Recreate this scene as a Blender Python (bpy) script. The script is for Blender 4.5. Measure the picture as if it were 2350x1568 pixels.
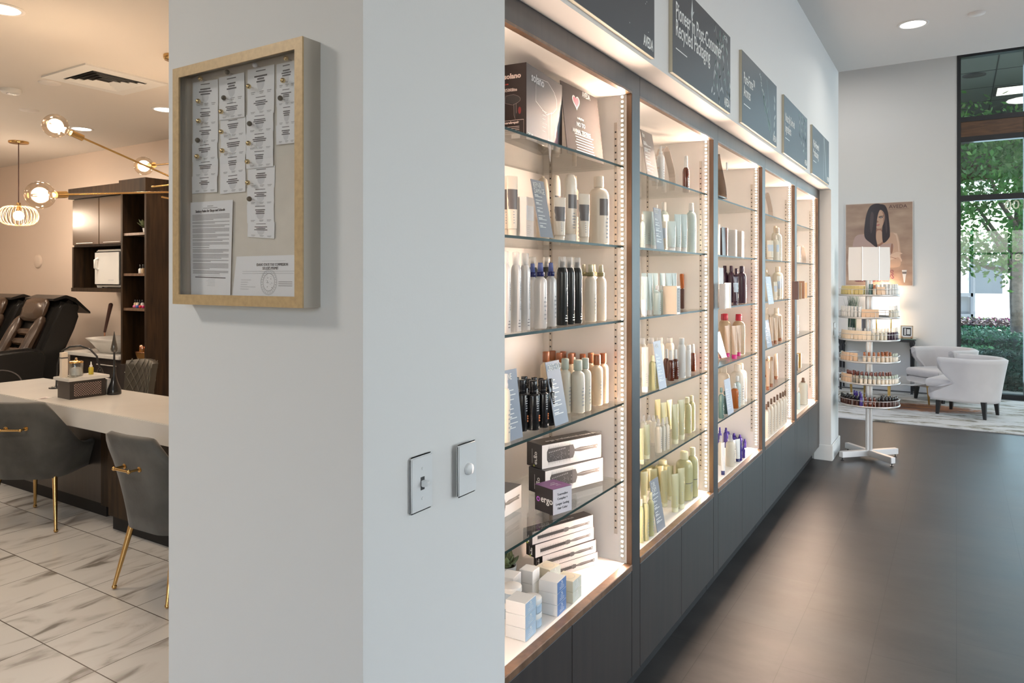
import bpy, bmesh, math, random
from mathutils import Vector, Matrix, Euler
random.seed(7)
for _o in list(bpy.data.objects): bpy.data.objects.remove(_o)
C = bpy.context.scene.collection
PI = math.pi
# ---------------------------------------------------------------- camera, world, light
CAMZ = 1.585; FPX = 1640.0; HORY = 637.0; CXP = 1175.0
CD = (0.8492, 0.5281); CR = (0.5281, -0.8492)
cam = bpy.data.objects.new('camera', bpy.data.cameras.new('camera')); C.objects.link(cam)
cam.data.sensor_width = 36; cam.data.lens = FPX/2350*36
cam.data.shift_y = -(784-HORY)/2350; cam.data.clip_start = 0.05; cam.data.clip_end = 300
cam.location = (0, 0, CAMZ); cam.rotation_euler = (PI/2, 0, -math.radians(58.12))
bpy.context.scene.camera = cam
vs = bpy.context.scene.view_settings
vs.view_transform = 'Standard'; vs.look = 'None'; vs.gamma = 1; vs.use_curve_mapping = False
vs.exposure = 0.26
world = bpy.data.worlds.new('world'); bpy.context.scene.world = world; world.use_nodes = True
wn = world.node_tree.nodes; wl = world.node_tree.links
sky = wn.new('ShaderNodeTexSky'); sky.sky_type = 'NISHITA'; sky.sun_disc = False
sky.sun_elevation = math.radians(50); sky.sun_rotation = math.radians(200); sky.air_density = 1.2; sky.dust_density = 2.5
wl.new(sky.outputs[0], wn['Background'].inputs[0]); wn['Background'].inputs[1].default_value = .95
def light(name, kind, loc, energy, color, rot=(0,0,0), size=None, size_y=None, parent=None, radius=None, spread=None, spot=None):
    d = bpy.data.lights.new(name, kind); d.energy = energy; d.color = color
    if kind == 'AREA':
        d.shape = 'RECTANGLE' if size_y else 'DISK'; d.size = size
        if size_y: d.size_y = size_y
        if spread: d.spread = math.radians(spread)
    elif radius is not None: d.shadow_soft_size = radius
    if spot: d.spot_size = math.radians(spot); d.spot_blend = 0.6
    o = bpy.data.objects.new(name, d); C.objects.link(o); o.location = loc; o.rotation_euler = rot
    if parent: o.parent = parent
    return o
sun = light('sun', 'SUN', (15, -10, 20), 9.0, (1, .95, .86), rot=(math.radians(42), 0, math.radians(60)))
sun.data.angle = math.radians(1.5)
# fill lights outside the windows added on the unseen right and behind the camera
light('side_fill_light', 'AREA', (5.3, -6.3, 1.75), 225, (.80, .90, 1.0), rot=(PI/2, 0, 0), size=6, size_y=3.0)
light('rear_fill_light', 'AREA', (-4.3, -1.4, 1.8), 36, (.88, .94, 1.0), rot=(PI/2, 0, -PI/2), size=3.8, size_y=2.6)
light('lounge_window_daylight', 'AREA', (11.6, -2.8, 2.3), 200, (.60,.80,1.0), rot=(PI/2, 0, PI/2), size=5.2, size_y=4.2)
# area lights added under the ceilings to brighten main room, lounge and salon
for lx, ly in ((3.4,-1.6),(5.6,-1.8),(2.0,-4.0),(5,-4)): light('ceiling_fill','AREA',(lx,ly,3.43),10,(1,.95,.88),size=.5)
for lx, ly, lz in ((8.4,-1.0,4.5),(10.0,1.4,4.5),(9.6,-2.8,4.5)): light('ceiling_fill','AREA',(lx,ly,lz),16,(1,.95,.89),size=.6)
for lx, ly in ((0.2,6.2),(1.6,8.6),(3.2,7.2)): light('ceiling_fill','AREA',(lx,ly,3.0),14,(1,.88,.74),size=.5)
light('ceiling_fill','AREA',(-.6,2.7,2.9),31,(1,.96,.9),size=.5)  # added to brighten the left part of the pillar face
# ---------------------------------------------------------------- helpers
def ray(px):
    u = (px-CXP)/FPX
    return CD[0]+u*CR[0], CD[1]+u*CR[1]
def atY(px, Y):                       # -> X, depth on plane Y
    a, b = ray(px); d = Y/b; return a*d, d
def atX(px, X):
    a, b = ray(px); d = X/a; return b*d, d
def zat(py, d): return CAMZ + (HORY-py)/FPX*d
def onz(px, py, z):                   # point on a horizontal plane
    d = (CAMZ-z)*FPX/(py-HORY); a, b = ray(px); return Vector((a*d, b*d, z))
def onX(px, py, X):
    y, d = atX(px, X); return Vector((X, y, zat(py, d)))
def onY(px, py, Y):
    x, d = atY(px, Y); return Vector((x, Y, zat(py, d)))
MATS = {}
def nodes_of(m): return m.node_tree.nodes, m.node_tree.links
def mat(name, col, rough=.5, metal=0, spec=.5, emit=None, es=0, bump=0, bscale=40, var=0, vscale=6, coat=0, trans=0, sheen=0, sub=0, alpha=1):
    if name in MATS: return MATS[name]
    m = bpy.data.materials.new(name); m.use_nodes = True; N, L = nodes_of(m); p = N['Principled BSDF']
    p.inputs['Base Color'].default_value = (*col, 1); p.inputs['Roughness'].default_value = rough
    p.inputs['Metallic'].default_value = metal; p.inputs['Specular IOR Level'].default_value = spec
    p.inputs['Coat Weight'].default_value = coat; p.inputs['Sheen Weight'].default_value = sheen
    p.inputs['Transmission Weight'].default_value = trans
    if sub: p.inputs['Subsurface Weight'].default_value = sub; p.inputs['Subsurface Radius'].default_value = (.01,.008,.006)
    if emit: p.inputs['Emission Color'].default_value = (*emit, 1); p.inputs['Emission Strength'].default_value = es
    if alpha < 1: p.inputs['Alpha'].default_value = alpha
    if var or bump:
        tc = N.new('ShaderNodeTexCoord')
    if var:
        n = N.new('ShaderNodeTexNoise'); n.inputs['Scale'].default_value = vscale; n.inputs['Detail'].default_value = 4
        L.new(tc.outputs['Object'], n.inputs['Vector'])
        r = N.new('ShaderNodeValToRGB'); r.color_ramp.elements[0].position = .3; r.color_ramp.elements[1].position = .7
        r.color_ramp.elements[0].color = (*[c*(1-var) for c in col], 1); r.color_ramp.elements[1].color = (*[min(1, c*(1+var)) for c in col], 1)
        L.new(n.outputs['Fac'], r.inputs[0]); L.new(r.outputs[0], p.inputs['Base Color'])
    if bump:
        n = N.new('ShaderNodeTexNoise'); n.inputs['Scale'].default_value = bscale; n.inputs['Detail'].default_value = 3
        L.new(tc.outputs['Object'], n.inputs['Vector'])
        b = N.new('ShaderNodeBump'); b.inputs['Strength'].default_value = bump; b.inputs['Distance'].default_value = .01
        L.new(n.outputs['Fac'], b.inputs['Height']); L.new(b.outputs[0], p.inputs['Normal'])
    MATS[name] = m; return m
def thin_glass(name, tint=(.96,.98,.97), refl=.9, base=.04, rough=0.0):
    if name in MATS: return MATS[name]
    m = bpy.data.materials.new(name); m.use_nodes = True; N, L = nodes_of(m); N.remove(N['Principled BSDF'])
    t = N.new('ShaderNodeBsdfTransparent'); t.inputs[0].default_value = (*tint, 1)
    g = N.new('ShaderNodeBsdfGlossy'); g.inputs['Roughness'].default_value = rough
    f = N.new('ShaderNodeLayerWeight'); f.inputs[0].default_value = .35
    mp = N.new('ShaderNodeMapRange'); mp.inputs['To Min'].default_value = base; mp.inputs['To Max'].default_value = refl
    L.new(f.outputs['Fresnel'], mp.inputs[0])
    x = N.new('ShaderNodeMixShader'); L.new(mp.outputs[0], x.inputs[0]); L.new(t.outputs[0], x.inputs[1]); L.new(g.outputs[0], x.inputs[2])
    L.new(x.outputs[0], N['Material Output'].inputs[0]); MATS[name] = m; return m
class MB:
    def __init__(s): s.v = []; s.f = []; s.mi = []; s.ms = []; s.M = Matrix(); s.sm = []
    def m(s, mt):
        if mt not in s.ms: s.ms.append(mt)
        return s.ms.index(mt)
    def add(s, vs, fs, mt, smooth=False):
        o = len(s.v); k = s.m(mt)
        for p in vs: s.v.append(s.M @ Vector(p))
        for f in fs: s.f.append([i+o for i in f]); s.mi.append(k); s.sm.append(smooth)
        return s
    def box(s, a, b, mt, faces=None):
        (x0,y0,z0),(x1,y1,z1) = a, b
        vs = [(x0,y0,z0),(x1,y0,z0),(x1,y1,z0),(x0,y1,z0),(x0,y0,z1),(x1,y0,z1),(x1,y1,z1),(x0,y1,z1)]
        s.add(vs, [(0,3,2,1),(4,5,6,7),(0,1,5,4),(1,2,6,5),(2,3,7,6),(3,0,4,7)], mt); return s
    def rings(s, rings, mt, cap0=True, cap1=True, smooth=True, closed=True):
        n = len(rings[0]); vs = [p for r in rings for p in r]; fs = []
        for j in range(len(rings)-1):
            for i in range(n if closed else n-1):
                k = (i+1) % n; fs.append((j*n+i, j*n+k, (j+1)*n+k, (j+1)*n+i))
        s.add(vs, fs, mt, smooth)
        if cap0: s.add(rings[0], [tuple(range(n-1,-1,-1))], mt)
        if cap1: s.add(rings[-1], [tuple(range(n))], mt)
        return s
    def lathe(s, prof, mt, n=20, c=(0,0), smooth=True, ell=1.0, cap0=True, cap1=True):
        R = [[(c[0]+r*math.cos(2*PI*i/n), c[1]+r*ell*math.sin(2*PI*i/n), z) for i in range(n)] for r, z in prof]
        return s.rings(R, mt, cap0, cap1, smooth)
    def cyl(s, p, q, r, mt, n=12, r2=None, smooth=True):
        p = Vector(p); q = Vector(q); d = (q-p).normalized(); a = d.orthogonal().normalized(); b = d.cross(a)
        r2 = r if r2 is None else r2
        R = [[tuple(c + (a*math.cos(2*PI*i/n)+b*math.sin(2*PI*i/n))*rr) for i in range(n)] for c, rr in ((p, r), (q, r2))]
        return s.rings(R, mt, smooth=smooth)
    def tube(s, pts, r, mt, n=8, closed=False, radii=None):
        pts = [Vector(p) for p in pts]; R = []; m_ = len(pts)
        up = None
        for i, p in enumerate(pts):
            if closed: d = (pts[(i+1) % m_]-pts[i-1]).normalized()
            else: d = (pts[min(i+1, m_-1)]-pts[max(i-1, 0)]).normalized()
            if up is None: up = d.orthogonal().normalized()
            up = (up - d*up.dot(d)).normalized(); b = d.cross(up); rr = radii[i] if radii else r
            R.append([tuple(p+(up*math.cos(2*PI*k/n)+b*math.sin(2*PI*k/n))*rr) for k in range(n)])
        if closed: R.append(R[0]); return s.rings(R, mt, False, False)
        return s.rings(R, mt)
    def sphere(s, c, r, mt, n=12, sz=1.0):
        R = []
        for j in range(1, n):
            t = PI*j/n; R.append([(c[0]+r*math.sin(t)*math.cos(2*PI*i/n), c[1]+r*math.sin(t)*math.sin(2*PI*i/n), c[2]-r*sz*math.cos(t)) for i in range(n)])
        return s.rings(R, mt)
    def prism(s, pts, ax, a, b, mt, smooth=False):   # polygon in the two other axes, extruded along ax
        def P(p, t):
            return (t, p[0], p[1]) if ax == 0 else ((p[0], t, p[1]) if ax == 1 else (p[0], p[1], t))
        return s.rings([[P(p, a) for p in pts], [P(p, b) for p in pts]], mt, smooth=smooth)
    def quad(s, a, b, c, d, mt): return s.add([a, b, c, d], [(0,1,2,3)], mt)
    def text(s, body, size, mt, M, sx=1.0, align='LEFT', bold=0, thick=0.0004):
        cu = bpy.data.curves.new('t', 'FONT'); cu.body = body; cu.size = size; cu.resolution_u = 2; cu.align_x = align
        cu.offset = bold; cu.space_line = .95
        cu.extrude = thick
        o = bpy.data.objects.new('t', cu); C.objects.link(o); bpy.context.view_layer.update()
        me = bpy.data.meshes.new_from_object(o.evaluated_get(bpy.context.evaluated_depsgraph_get()))
        S = Matrix.Scale(sx, 4, (1,0,0))
        old = s.M; s.M = old @ M @ S
        s.add([v.co.copy() for v in me.vertices], [tuple(p.vertices) for p in me.polygons], mt); s.M = old
        bpy.data.objects.remove(o); bpy.data.meshes.remove(me); bpy.data.curves.remove(cu); return s
    def build(s, name, parent=None, bevel=0, seg=2, weld=False, loc=None, sub=0):
        me = bpy.data.meshes.new(name); me.from_pydata([tuple(v) for v in s.v], [], s.f)
        for mt in s.ms: me.materials.append(mt)
        me.polygons.foreach_set('material_index', s.mi); me.polygons.foreach_set('use_smooth', s.sm)
        bm = bmesh.new(); bm.from_mesh(me)
        if bevel or weld or sub: bmesh.ops.remove_doubles(bm, verts=bm.verts, dist=1e-5)
        bmesh.ops.recalc_face_normals(bm, faces=bm.faces)
        if bevel:
            es = [e for e in bm.edges if len(e.link_faces) == 2 and e.calc_face_angle(0) > .5]
            bmesh.ops.bevel(bm, geom=es, offset=bevel, segments=seg, affect='EDGES', clamp_overlap=True)
            for f in bm.faces: f.smooth = seg > 1 and len(es) > 0
        bm.to_mesh(me); bm.free(); me.update()
        if bevel and seg > 1:
            try: me.set_sharp_from_angle(angle=math.radians(50))
            except Exception: pass
        o = bpy.data.objects.new(name, me); C.objects.link(o)
        if loc is not None: o.location = loc
        if sub:
            md = o.modifiers.new('s', 'SUBSURF'); md.levels = md.render_levels = sub
        if parent: o.parent = parent
        return o
def tag(o, label, cat, group=None, kind=None):
    if label: o['label'] = label
    if cat: o['category'] = cat
    if group: o['group'] = group
    if kind: o['kind'] = kind
    return o
def thing(name, label, cat, loc=(0,0,0), rz=0, group=None):
    o = bpy.data.objects.new(name, None); C.objects.link(o); o.empty_display_size = .05
    o.location = loc; o.rotation_euler = (0,0,rz); tag(o, label, cat, group); return o
def struct(o): o['kind'] = 'structure'; return o
def copy_tree(o, parent=None):
    c = o.copy(); C.objects.link(c); c.parent = parent
    for ch in list(o.children): copy_tree(ch, c)
    return c
def T(x, y, z): return Matrix.Translation((x, y, z))
def RX(a): return Matrix.Rotation(a, 4, 'X')
def RY(a): return Matrix.Rotation(a, 4, 'Y')
def RZ(a): return Matrix.Rotation(a, 4, 'Z')
ORD = ['first','second','third','fourth','fifth','sixth','seventh','eighth','ninth','tenth','eleventh','twelfth','thirteenth','fourteenth','fifteenth','sixteenth','seventeenth','eighteenth']
# ---------------------------------------------------------------- materials of the room
wall_m = mat('white_wall_paint', (.66,.655,.64), .62, bump=.02, bscale=180)
ceil_m = mat('ceiling_paint', (.74,.71,.68), .8)
warmwall_m = mat('cream_wall_covering', (.73,.62,.53), .7)
trim_m = mat('white_trim', (.72,.72,.70), .45)
white_m = mat('white_laminate', (.90,.855,.81), .32)
def wood(name, c1, c2, rough, sc=(14,14,1.1), coat=.2, spec=.5, axis=None):
    if name in MATS: return MATS[name]
    m = mat(name, c1, rough, coat=coat, spec=spec); N, L = nodes_of(m); p = N['Principled BSDF']; p.inputs['Coat Roughness'].default_value = .42 if name == 'dark_stained_wood' else .3
    tc = N.new('ShaderNodeTexCoord'); mp = N.new('ShaderNodeMapping'); mp.inputs['Scale'].default_value = sc
    n = N.new('ShaderNodeTexNoise'); n.inputs['Scale'].default_value = 2.2; n.inputs['Detail'].default_value = 7; n.inputs['Distortion'].default_value = .6
    r = N.new('ShaderNodeValToRGB'); r.color_ramp.elements[0].position = .35; r.color_ramp.elements[1].position = .72
    r.color_ramp.elements[0].color = (*c1, 1); r.color_ramp.elements[1].color = (*c2, 1)
    L.new(tc.outputs['Object'], mp.inputs[0]); L.new(mp.outputs[0], n.inputs['Vector']); L.new(n.outputs['Fac'], r.inputs[0]); L.new(r.outputs[0], p.inputs['Base Color'])
    return m
dark_wood = wood('dark_stained_wood', (.012,.008,.007), (.028,.019,.016), .48, coat=.8, spec=.3)
lip_wood = wood('brown_wood_edge', (.10,.055,.03), (.19,.11,.065), .3)
cab_wood = wood('walnut_cabinet', (.014,.008,.004), (.046,.024,.010), .5, coat=.05, spec=.25)
beam_wood = wood('brown_timber', (.07,.03,.012), (.14,.065,.025), .5, sc=(1,2,14))
# dark vinyl tile floor
def floor_mat():
    m = mat('dark_vinyl_tile', (.05,.05,.052), .33, spec=.32); N, L = nodes_of(m); p = N['Principled BSDF']
    tc = N.new('ShaderNodeTexCoord'); n = N.new('ShaderNodeTexNoise'); n.inputs['Scale'].default_value = 2.6; n.inputs['Detail'].default_value = 8; n.inputs['Roughness'].default_value = .65
    mp = N.new('ShaderNodeMapping'); mp.inputs['Scale'].default_value = (1.4,.6,1); L.new(tc.outputs['Object'], mp.inputs[0]); L.new(mp.outputs[0], n.inputs['Vector'])
    r = N.new('ShaderNodeValToRGB'); e = r.color_ramp.elements; e[0].position = .3; e[0].color = (.022,.020,.019,1); e[1].position = .75; e[1].color = (.070,.066,.062,1)
    L.new(n.outputs['Fac'], r.inputs[0])
    br = N.new('ShaderNodeTexBrick'); br.inputs['Scale'].default_value = 1; br.inputs['Brick Width'].default_value = .61; br.inputs['Row Height'].default_value = .305
    br.inputs['Mortar Size'].default_value = .0014; br.inputs['Color1'].default_value = (1,1,1,1); br.inputs['Color2'].default_value = (.86,.86,.87,1); br.inputs['Mortar'].default_value = (.5,.5,.5,1)
    L.new(tc.outputs['Object'], br.inputs['Vector'])
    mx = N.new('ShaderNodeMixRGB'); mx.blend_type = 'MULTIPLY'; mx.inputs[0].default_value = 1; L.new(r.outputs[0], mx.inputs[1]); L.new(br.outputs['Color'], mx.inputs[2])
    L.new(mx.outputs[0], p.inputs['Base Color'])
    r2 = N.new('ShaderNodeMapRange'); r2.inputs['To Min'].default_value = .34; r2.inputs['To Max'].default_value = .50; L.new(n.outputs['Fac'], r2.inputs[0]); L.new(r2.outputs[0], p.inputs['Roughness'])
    return m
def marble_mat():
    m = mat('marble_tile', (.5,.48,.45), .22); N, L = nodes_of(m); p = N['Principled BSDF']
    tc = N.new('ShaderNodeTexCoord')
    # cell id to shift veins from tile to tile
    mp0 = N.new('ShaderNodeMapping'); mp0.inputs['Location'].default_value = (-1.555/.41,-2.945/.408,0); mp0.inputs['Scale'].default_value = (1/.41,1/.408,1); L.new(tc.outputs['Object'], mp0.inputs[0])
    fl = N.new('ShaderNodeVectorMath'); fl.operation = 'FLOOR'; L.new(mp0.outputs[0], fl.inputs[0])
    wnz = N.new('ShaderNodeTexWhiteNoise'); L.new(fl.outputs[0], wnz.inputs['Vector'])
    sc = N.new('ShaderNodeVectorMath'); sc.operation = 'SCALE'; sc.inputs['Scale'].default_value = 9; L.new(wnz.outputs['Color'], sc.inputs[0])
    ad = N.new('ShaderNodeVectorMath'); ad.operation = 'ADD'; L.new(tc.outputs['Object'], ad.inputs[0]); L.new(sc.outputs[0], ad.inputs[1])
    mp = N.new('ShaderNodeMapping'); mp.inputs['Rotation'].default_value = (0,0,math.radians(22)); mp.inputs['Scale'].default_value = (2.1,7.0,1); L.new(ad.outputs[0], mp.inputs[0])
    n = N.new('ShaderNodeTexNoise'); n.inputs['Scale'].default_value = 1.0; n.inputs['Detail'].default_value = 7; n.inputs['Distortion'].default_value = 1.3; L.new(mp.outputs[0], n.inputs['Vector'])
    r = N.new('ShaderNodeValToRGB'); e = r.color_ramp.elements; e[0].position = .30; e[0].color = (.22,.205,.185,1); e[1].position = .50; e[1].color = (.60,.60,.58,1)
    a = e.new(.36); a.color = (.40,.385,.36,1); b = e.new(.42); b.color = (.54,.53,.51,1)
    L.new(n.outputs['Fac'], r.inputs[0])
    fr = N.new('ShaderNodeVectorMath'); fr.operation = 'FRACTION'; L.new(mp0.outputs[0], fr.inputs[0])
    sp = N.new('ShaderNodeSeparateXYZ'); L.new(fr.outputs[0], sp.inputs[0])
    def edge(o, w):
        s1 = N.new('ShaderNodeMath'); s1.operation = 'SUBTRACT'; s1.inputs[1].default_value = .5; L.new(o, s1.inputs[0])
        ab = N.new('ShaderNodeMath'); ab.operation = 'ABSOLUTE'; L.new(s1.outputs[0], ab.inputs[0])
        g = N.new('ShaderNodeMath'); g.operation = 'GREATER_THAN'; g.inputs[1].default_value = .5-w; L.new(ab.outputs[0], g.inputs[0]); return g
    gx = edge(sp.outputs[0], .006); gy = edge(sp.outputs[1], .0045)
    mxm = N.new('ShaderNodeMath'); mxm.operation = 'MAXIMUM'; L.new(gx.outputs[0], mxm.inputs[0]); L.new(gy.outputs[0], mxm.inputs[1])
    mx = N.new('ShaderNodeMixRGB'); mx.inputs[2].default_value = (.10,.085,.07,1); L.new(mxm.outputs[0], mx.inputs[0]); L.new(r.outputs[0], mx.inputs[1])
    L.new(mx.outputs[0], p.inputs['Base Color']); return m
# ---------------------------------------------------------------- room shell
WY = .92; RY_ = 1.014; XE = 11.35; XN = 7.15; ZC = 3.47; ZL = 3.05; XP = .9645; BACK = 1.516
def sbox(name, a, b, m, bevel=0): return struct(MB().box(a, b, m).build(name, bevel=bevel))
sbox('floor', (-4, -6, -.1), (XN+.02, BACK-.01, 0), floor_mat()).data
f2 = sbox('floor', (XN+.02, -6, -.1), (XE+.12, 4.5, 0), floor_mat())
sbox('floor', (-4, BACK-.01, -.1), (4.7, 11.2, 0), marble_mat())
sbox('ceiling', (-4, -6, ZC), (XN, BACK, ZC+.12), ceil_m)
sbox('ceiling', (XN, -6, 4.6), (XE+.2, 4.5, 4.72), ceil_m)
sbox('trim_1', (XN-.1, -6, ZC+.12), (XN, 4.5, 4.72), ceil_m)
sbox('ceiling', (-4, BACK, ZL), (4.7, 11.2, ZL+.12), mat('salon_ceiling_paint', (.66,.62,.57), .8))
sbox('trim_2', (-4, BACK-.12, ZL+.12), (4.7, BACK, ZC+.12), wall_m)
# wall with the niche : pillar, strip above, strip right
niL, niR, niT = 1.446, 6.70, 2.343
w = MB(); w.box((XP, WY, 0), (niL, BACK, ZC), wall_m); w.box((niL, WY, niT), (niR, BACK, ZC), wall_m); w.box((niR, WY, 0), (XN, BACK, ZC), wall_m)
w.box((niL, 1.43, 0), (niR, BACK, niT), wall_m)
struct(w.build('wall_left'))
sbox('wall_partition', (4.5, BACK, 0), (4.7, 11.2, ZL), warmwall_m)
sbox('wall_salon_far', (-4, 11.0, 0), (4.5, 11.2, ZL), warmwall_m)
sbox('wall_salon_left', (-4.1, BACK, 0), (-4, 11.2, ZL), warmwall_m)
w = MB(); w.box((-4.1,-6,0),(-4,-3.4,ZC),wall_m); w.box((-4.1,.6,0),(-4,BACK,ZC),wall_m); w.box((-4.1,-3.4,3.1),(-4,.6,ZC),wall_m); struct(w.build('wall_back'))
sbox('wall_lounge_left', (XN, 4.4, 0), (XE+.1, 4.5, 4.6), wall_m)
w = MB(); w.box((-4,-6.1,0),(2.0,-6,4.6),wall_m); w.box((7.0,-6.1,0),(XE+.1,-6,4.6),wall_m); w.box((2.0,-6.1,0),(7.0,-6,.3),wall_m); w.box((2.0,-6.1,3.2),(7.0,-6,4.6),wall_m); struct(w.build('wall_right'))
# end wall with tall storefront windows
w = MB(); WIN0 = -.005
w.box((XE, WIN0, 0), (XE+.15, 4.5, 4.6), wall_m); w.box((XE, -6, 0), (XE+.15, -5.35, 4.6), wall_m); struct(w.build('wall_end'))
frame_m = mat('dark_bronze_frame', (.022,.022,.025), .4, metal=.3)
glass_w = thin_glass('window_glass', (.92,.965,.945), .6, .012)
PW = .735
for i in range(7):
    y1 = WIN0-i*PW-(.045 if i else 0); y0 = WIN0-(i+1)*PW-.045; y0 = max(y0, -5.35)
    fr = MB(); fx0, fx1 = XE-.01, XE+.11
    if i == 0: fr.box((fx0, y1-.045, 0), (fx1, y1, 4.6), frame_m); y1 -= .045
    fr.box((fx0, y0, 0), (fx1, y0+.045, 4.6), frame_m)
    for a, b in ((0,.055),(2.61,2.685),(3.40,3.47),(3.67,3.735),(4.54,4.6)): fr.box((fx0, y0+.045, a), (fx1, y1, b), frame_m)
    wi = struct(fr.build('window_%d' % (i+1)))
    gl = MB()
    for a, b in ((.055,2.61),(2.685,3.40),(3.735,4.54)): gl.box((XE+.045, y0+.045, a), (XE+.053, y1, b), glass_w)
    gl.build('glass_pane', wi)
    MB().box((fx0+.01, y0+.045, 3.47), (fx1-.01, y1, 3.67), beam_wood).build('timber_spandrel', wi)
glass_c = thin_glass('added_window_glass', (.975,.985,1.0), .6, .012)
# windows added in the unseen right and rear walls to admit the fill light
for i in range(4):
    x0 = 2.0+i*1.25; fr = MB()
    for a, c in (((x0,-6.09,.3),(x0+.05,-6.01,3.2)),((x0+1.2,-6.09,.3),(x0+1.25,-6.01,3.2)),((x0+.05,-6.09,.3),(x0+1.2,-6.01,.36)),((x0+.05,-6.09,3.14),(x0+1.2,-6.01,3.2)),((x0+.05,-6.09,2.4),(x0+1.2,-6.01,2.45))): fr.box(a, c, frame_m)
    wi = struct(fr.build('window_%d' % (8+i))); MB().box((x0+.05,-6.053,.36),(x0+1.2,-6.047,3.14),glass_c).build('glass_pane', wi)
for i in range(4):
    y0 = -3.4+i*1.0; fr = MB()
    for a, c in (((-4.09,y0,0),(-4.01,y0+.05,3.1)),((-4.09,y0+.95,0),(-4.01,y0+1,3.1)),((-4.09,y0+.05,0),(-4.01,y0+.95,.08)),((-4.09,y0+.05,3.04),(-4.01,y0+.95,3.1)),((-4.09,y0+.05,2.3),(-4.01,y0+.95,2.36))): fr.box(a, c, frame_m)
    wi = struct(fr.build('window_%d' % (12+i))); MB().box((-4.053,y0+.05,.08),(-4.047,y0+.95,3.04),glass_c).build('glass_pane', wi)
# address lettering seen from inside, so mirrored
fm = mat('frosted_lettering', (.78,.80,.62), .6)
lt = MB()
c0 = onX(2298, 488, XE+.040); M = Matrix(((0,0,-1,c0.x),(-1,0,0,c0.y),(0,1,0,c0.z),(0,0,0,1)))
# columns: local x -> +Y mirrored (reads backwards from inside)
def wtext(body, px, py, size, sx=1):
    c = onX(px, py, XE+.040); Mm = Matrix(((0,0,1,c.x),(1,0,0,c.y),(0,1,0,c.z),(0,0,0,1)))
    lt.text(body, size, fm, Mm, sx, align='RIGHT', bold=.004)
c = onX(2298, 481, XE+.040)
lt.text('1100', .17, fm, Matrix(((0,0,1,c.x),(1,0,0,c.y-.37),(0,1,0,c.z),(0,0,0,1))), 1, bold=.001)
c = onX(2322, 598, XE+.040)
lt.text('ve', .19, fm, Matrix(((0,0,1,c.x),(1,0,0,c.y-.20),(0,1,0,c.z),(0,0,0,1))), 1, bold=.001)
lt_o = lt.build('window_lettering'); tag(lt_o, 'pale reversed lettering on the inside of the tall window', 'lettering')
# baseboards
def bb(name, a, b): return sbox(name, a, b, trim_m, bevel=.004)
bb('baseboard_left', (niR-.0, WY-.014, 0), (XN+.014, WY, .135)); 
o = bb('baseboard_reveal', (niR-.014, WY-.014, 0), (niR, 1.06, .135))
bb('baseboard_return', (XN, WY-.014, 0), (XN+.014, BACK, .135))
bb('baseboard_pillar', (XP, WY-.014, 0), (niL, WY, .135)); bb('baseboard_side', (XP-.014, WY-.014, 0), (XP, BACK, .135))
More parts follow.
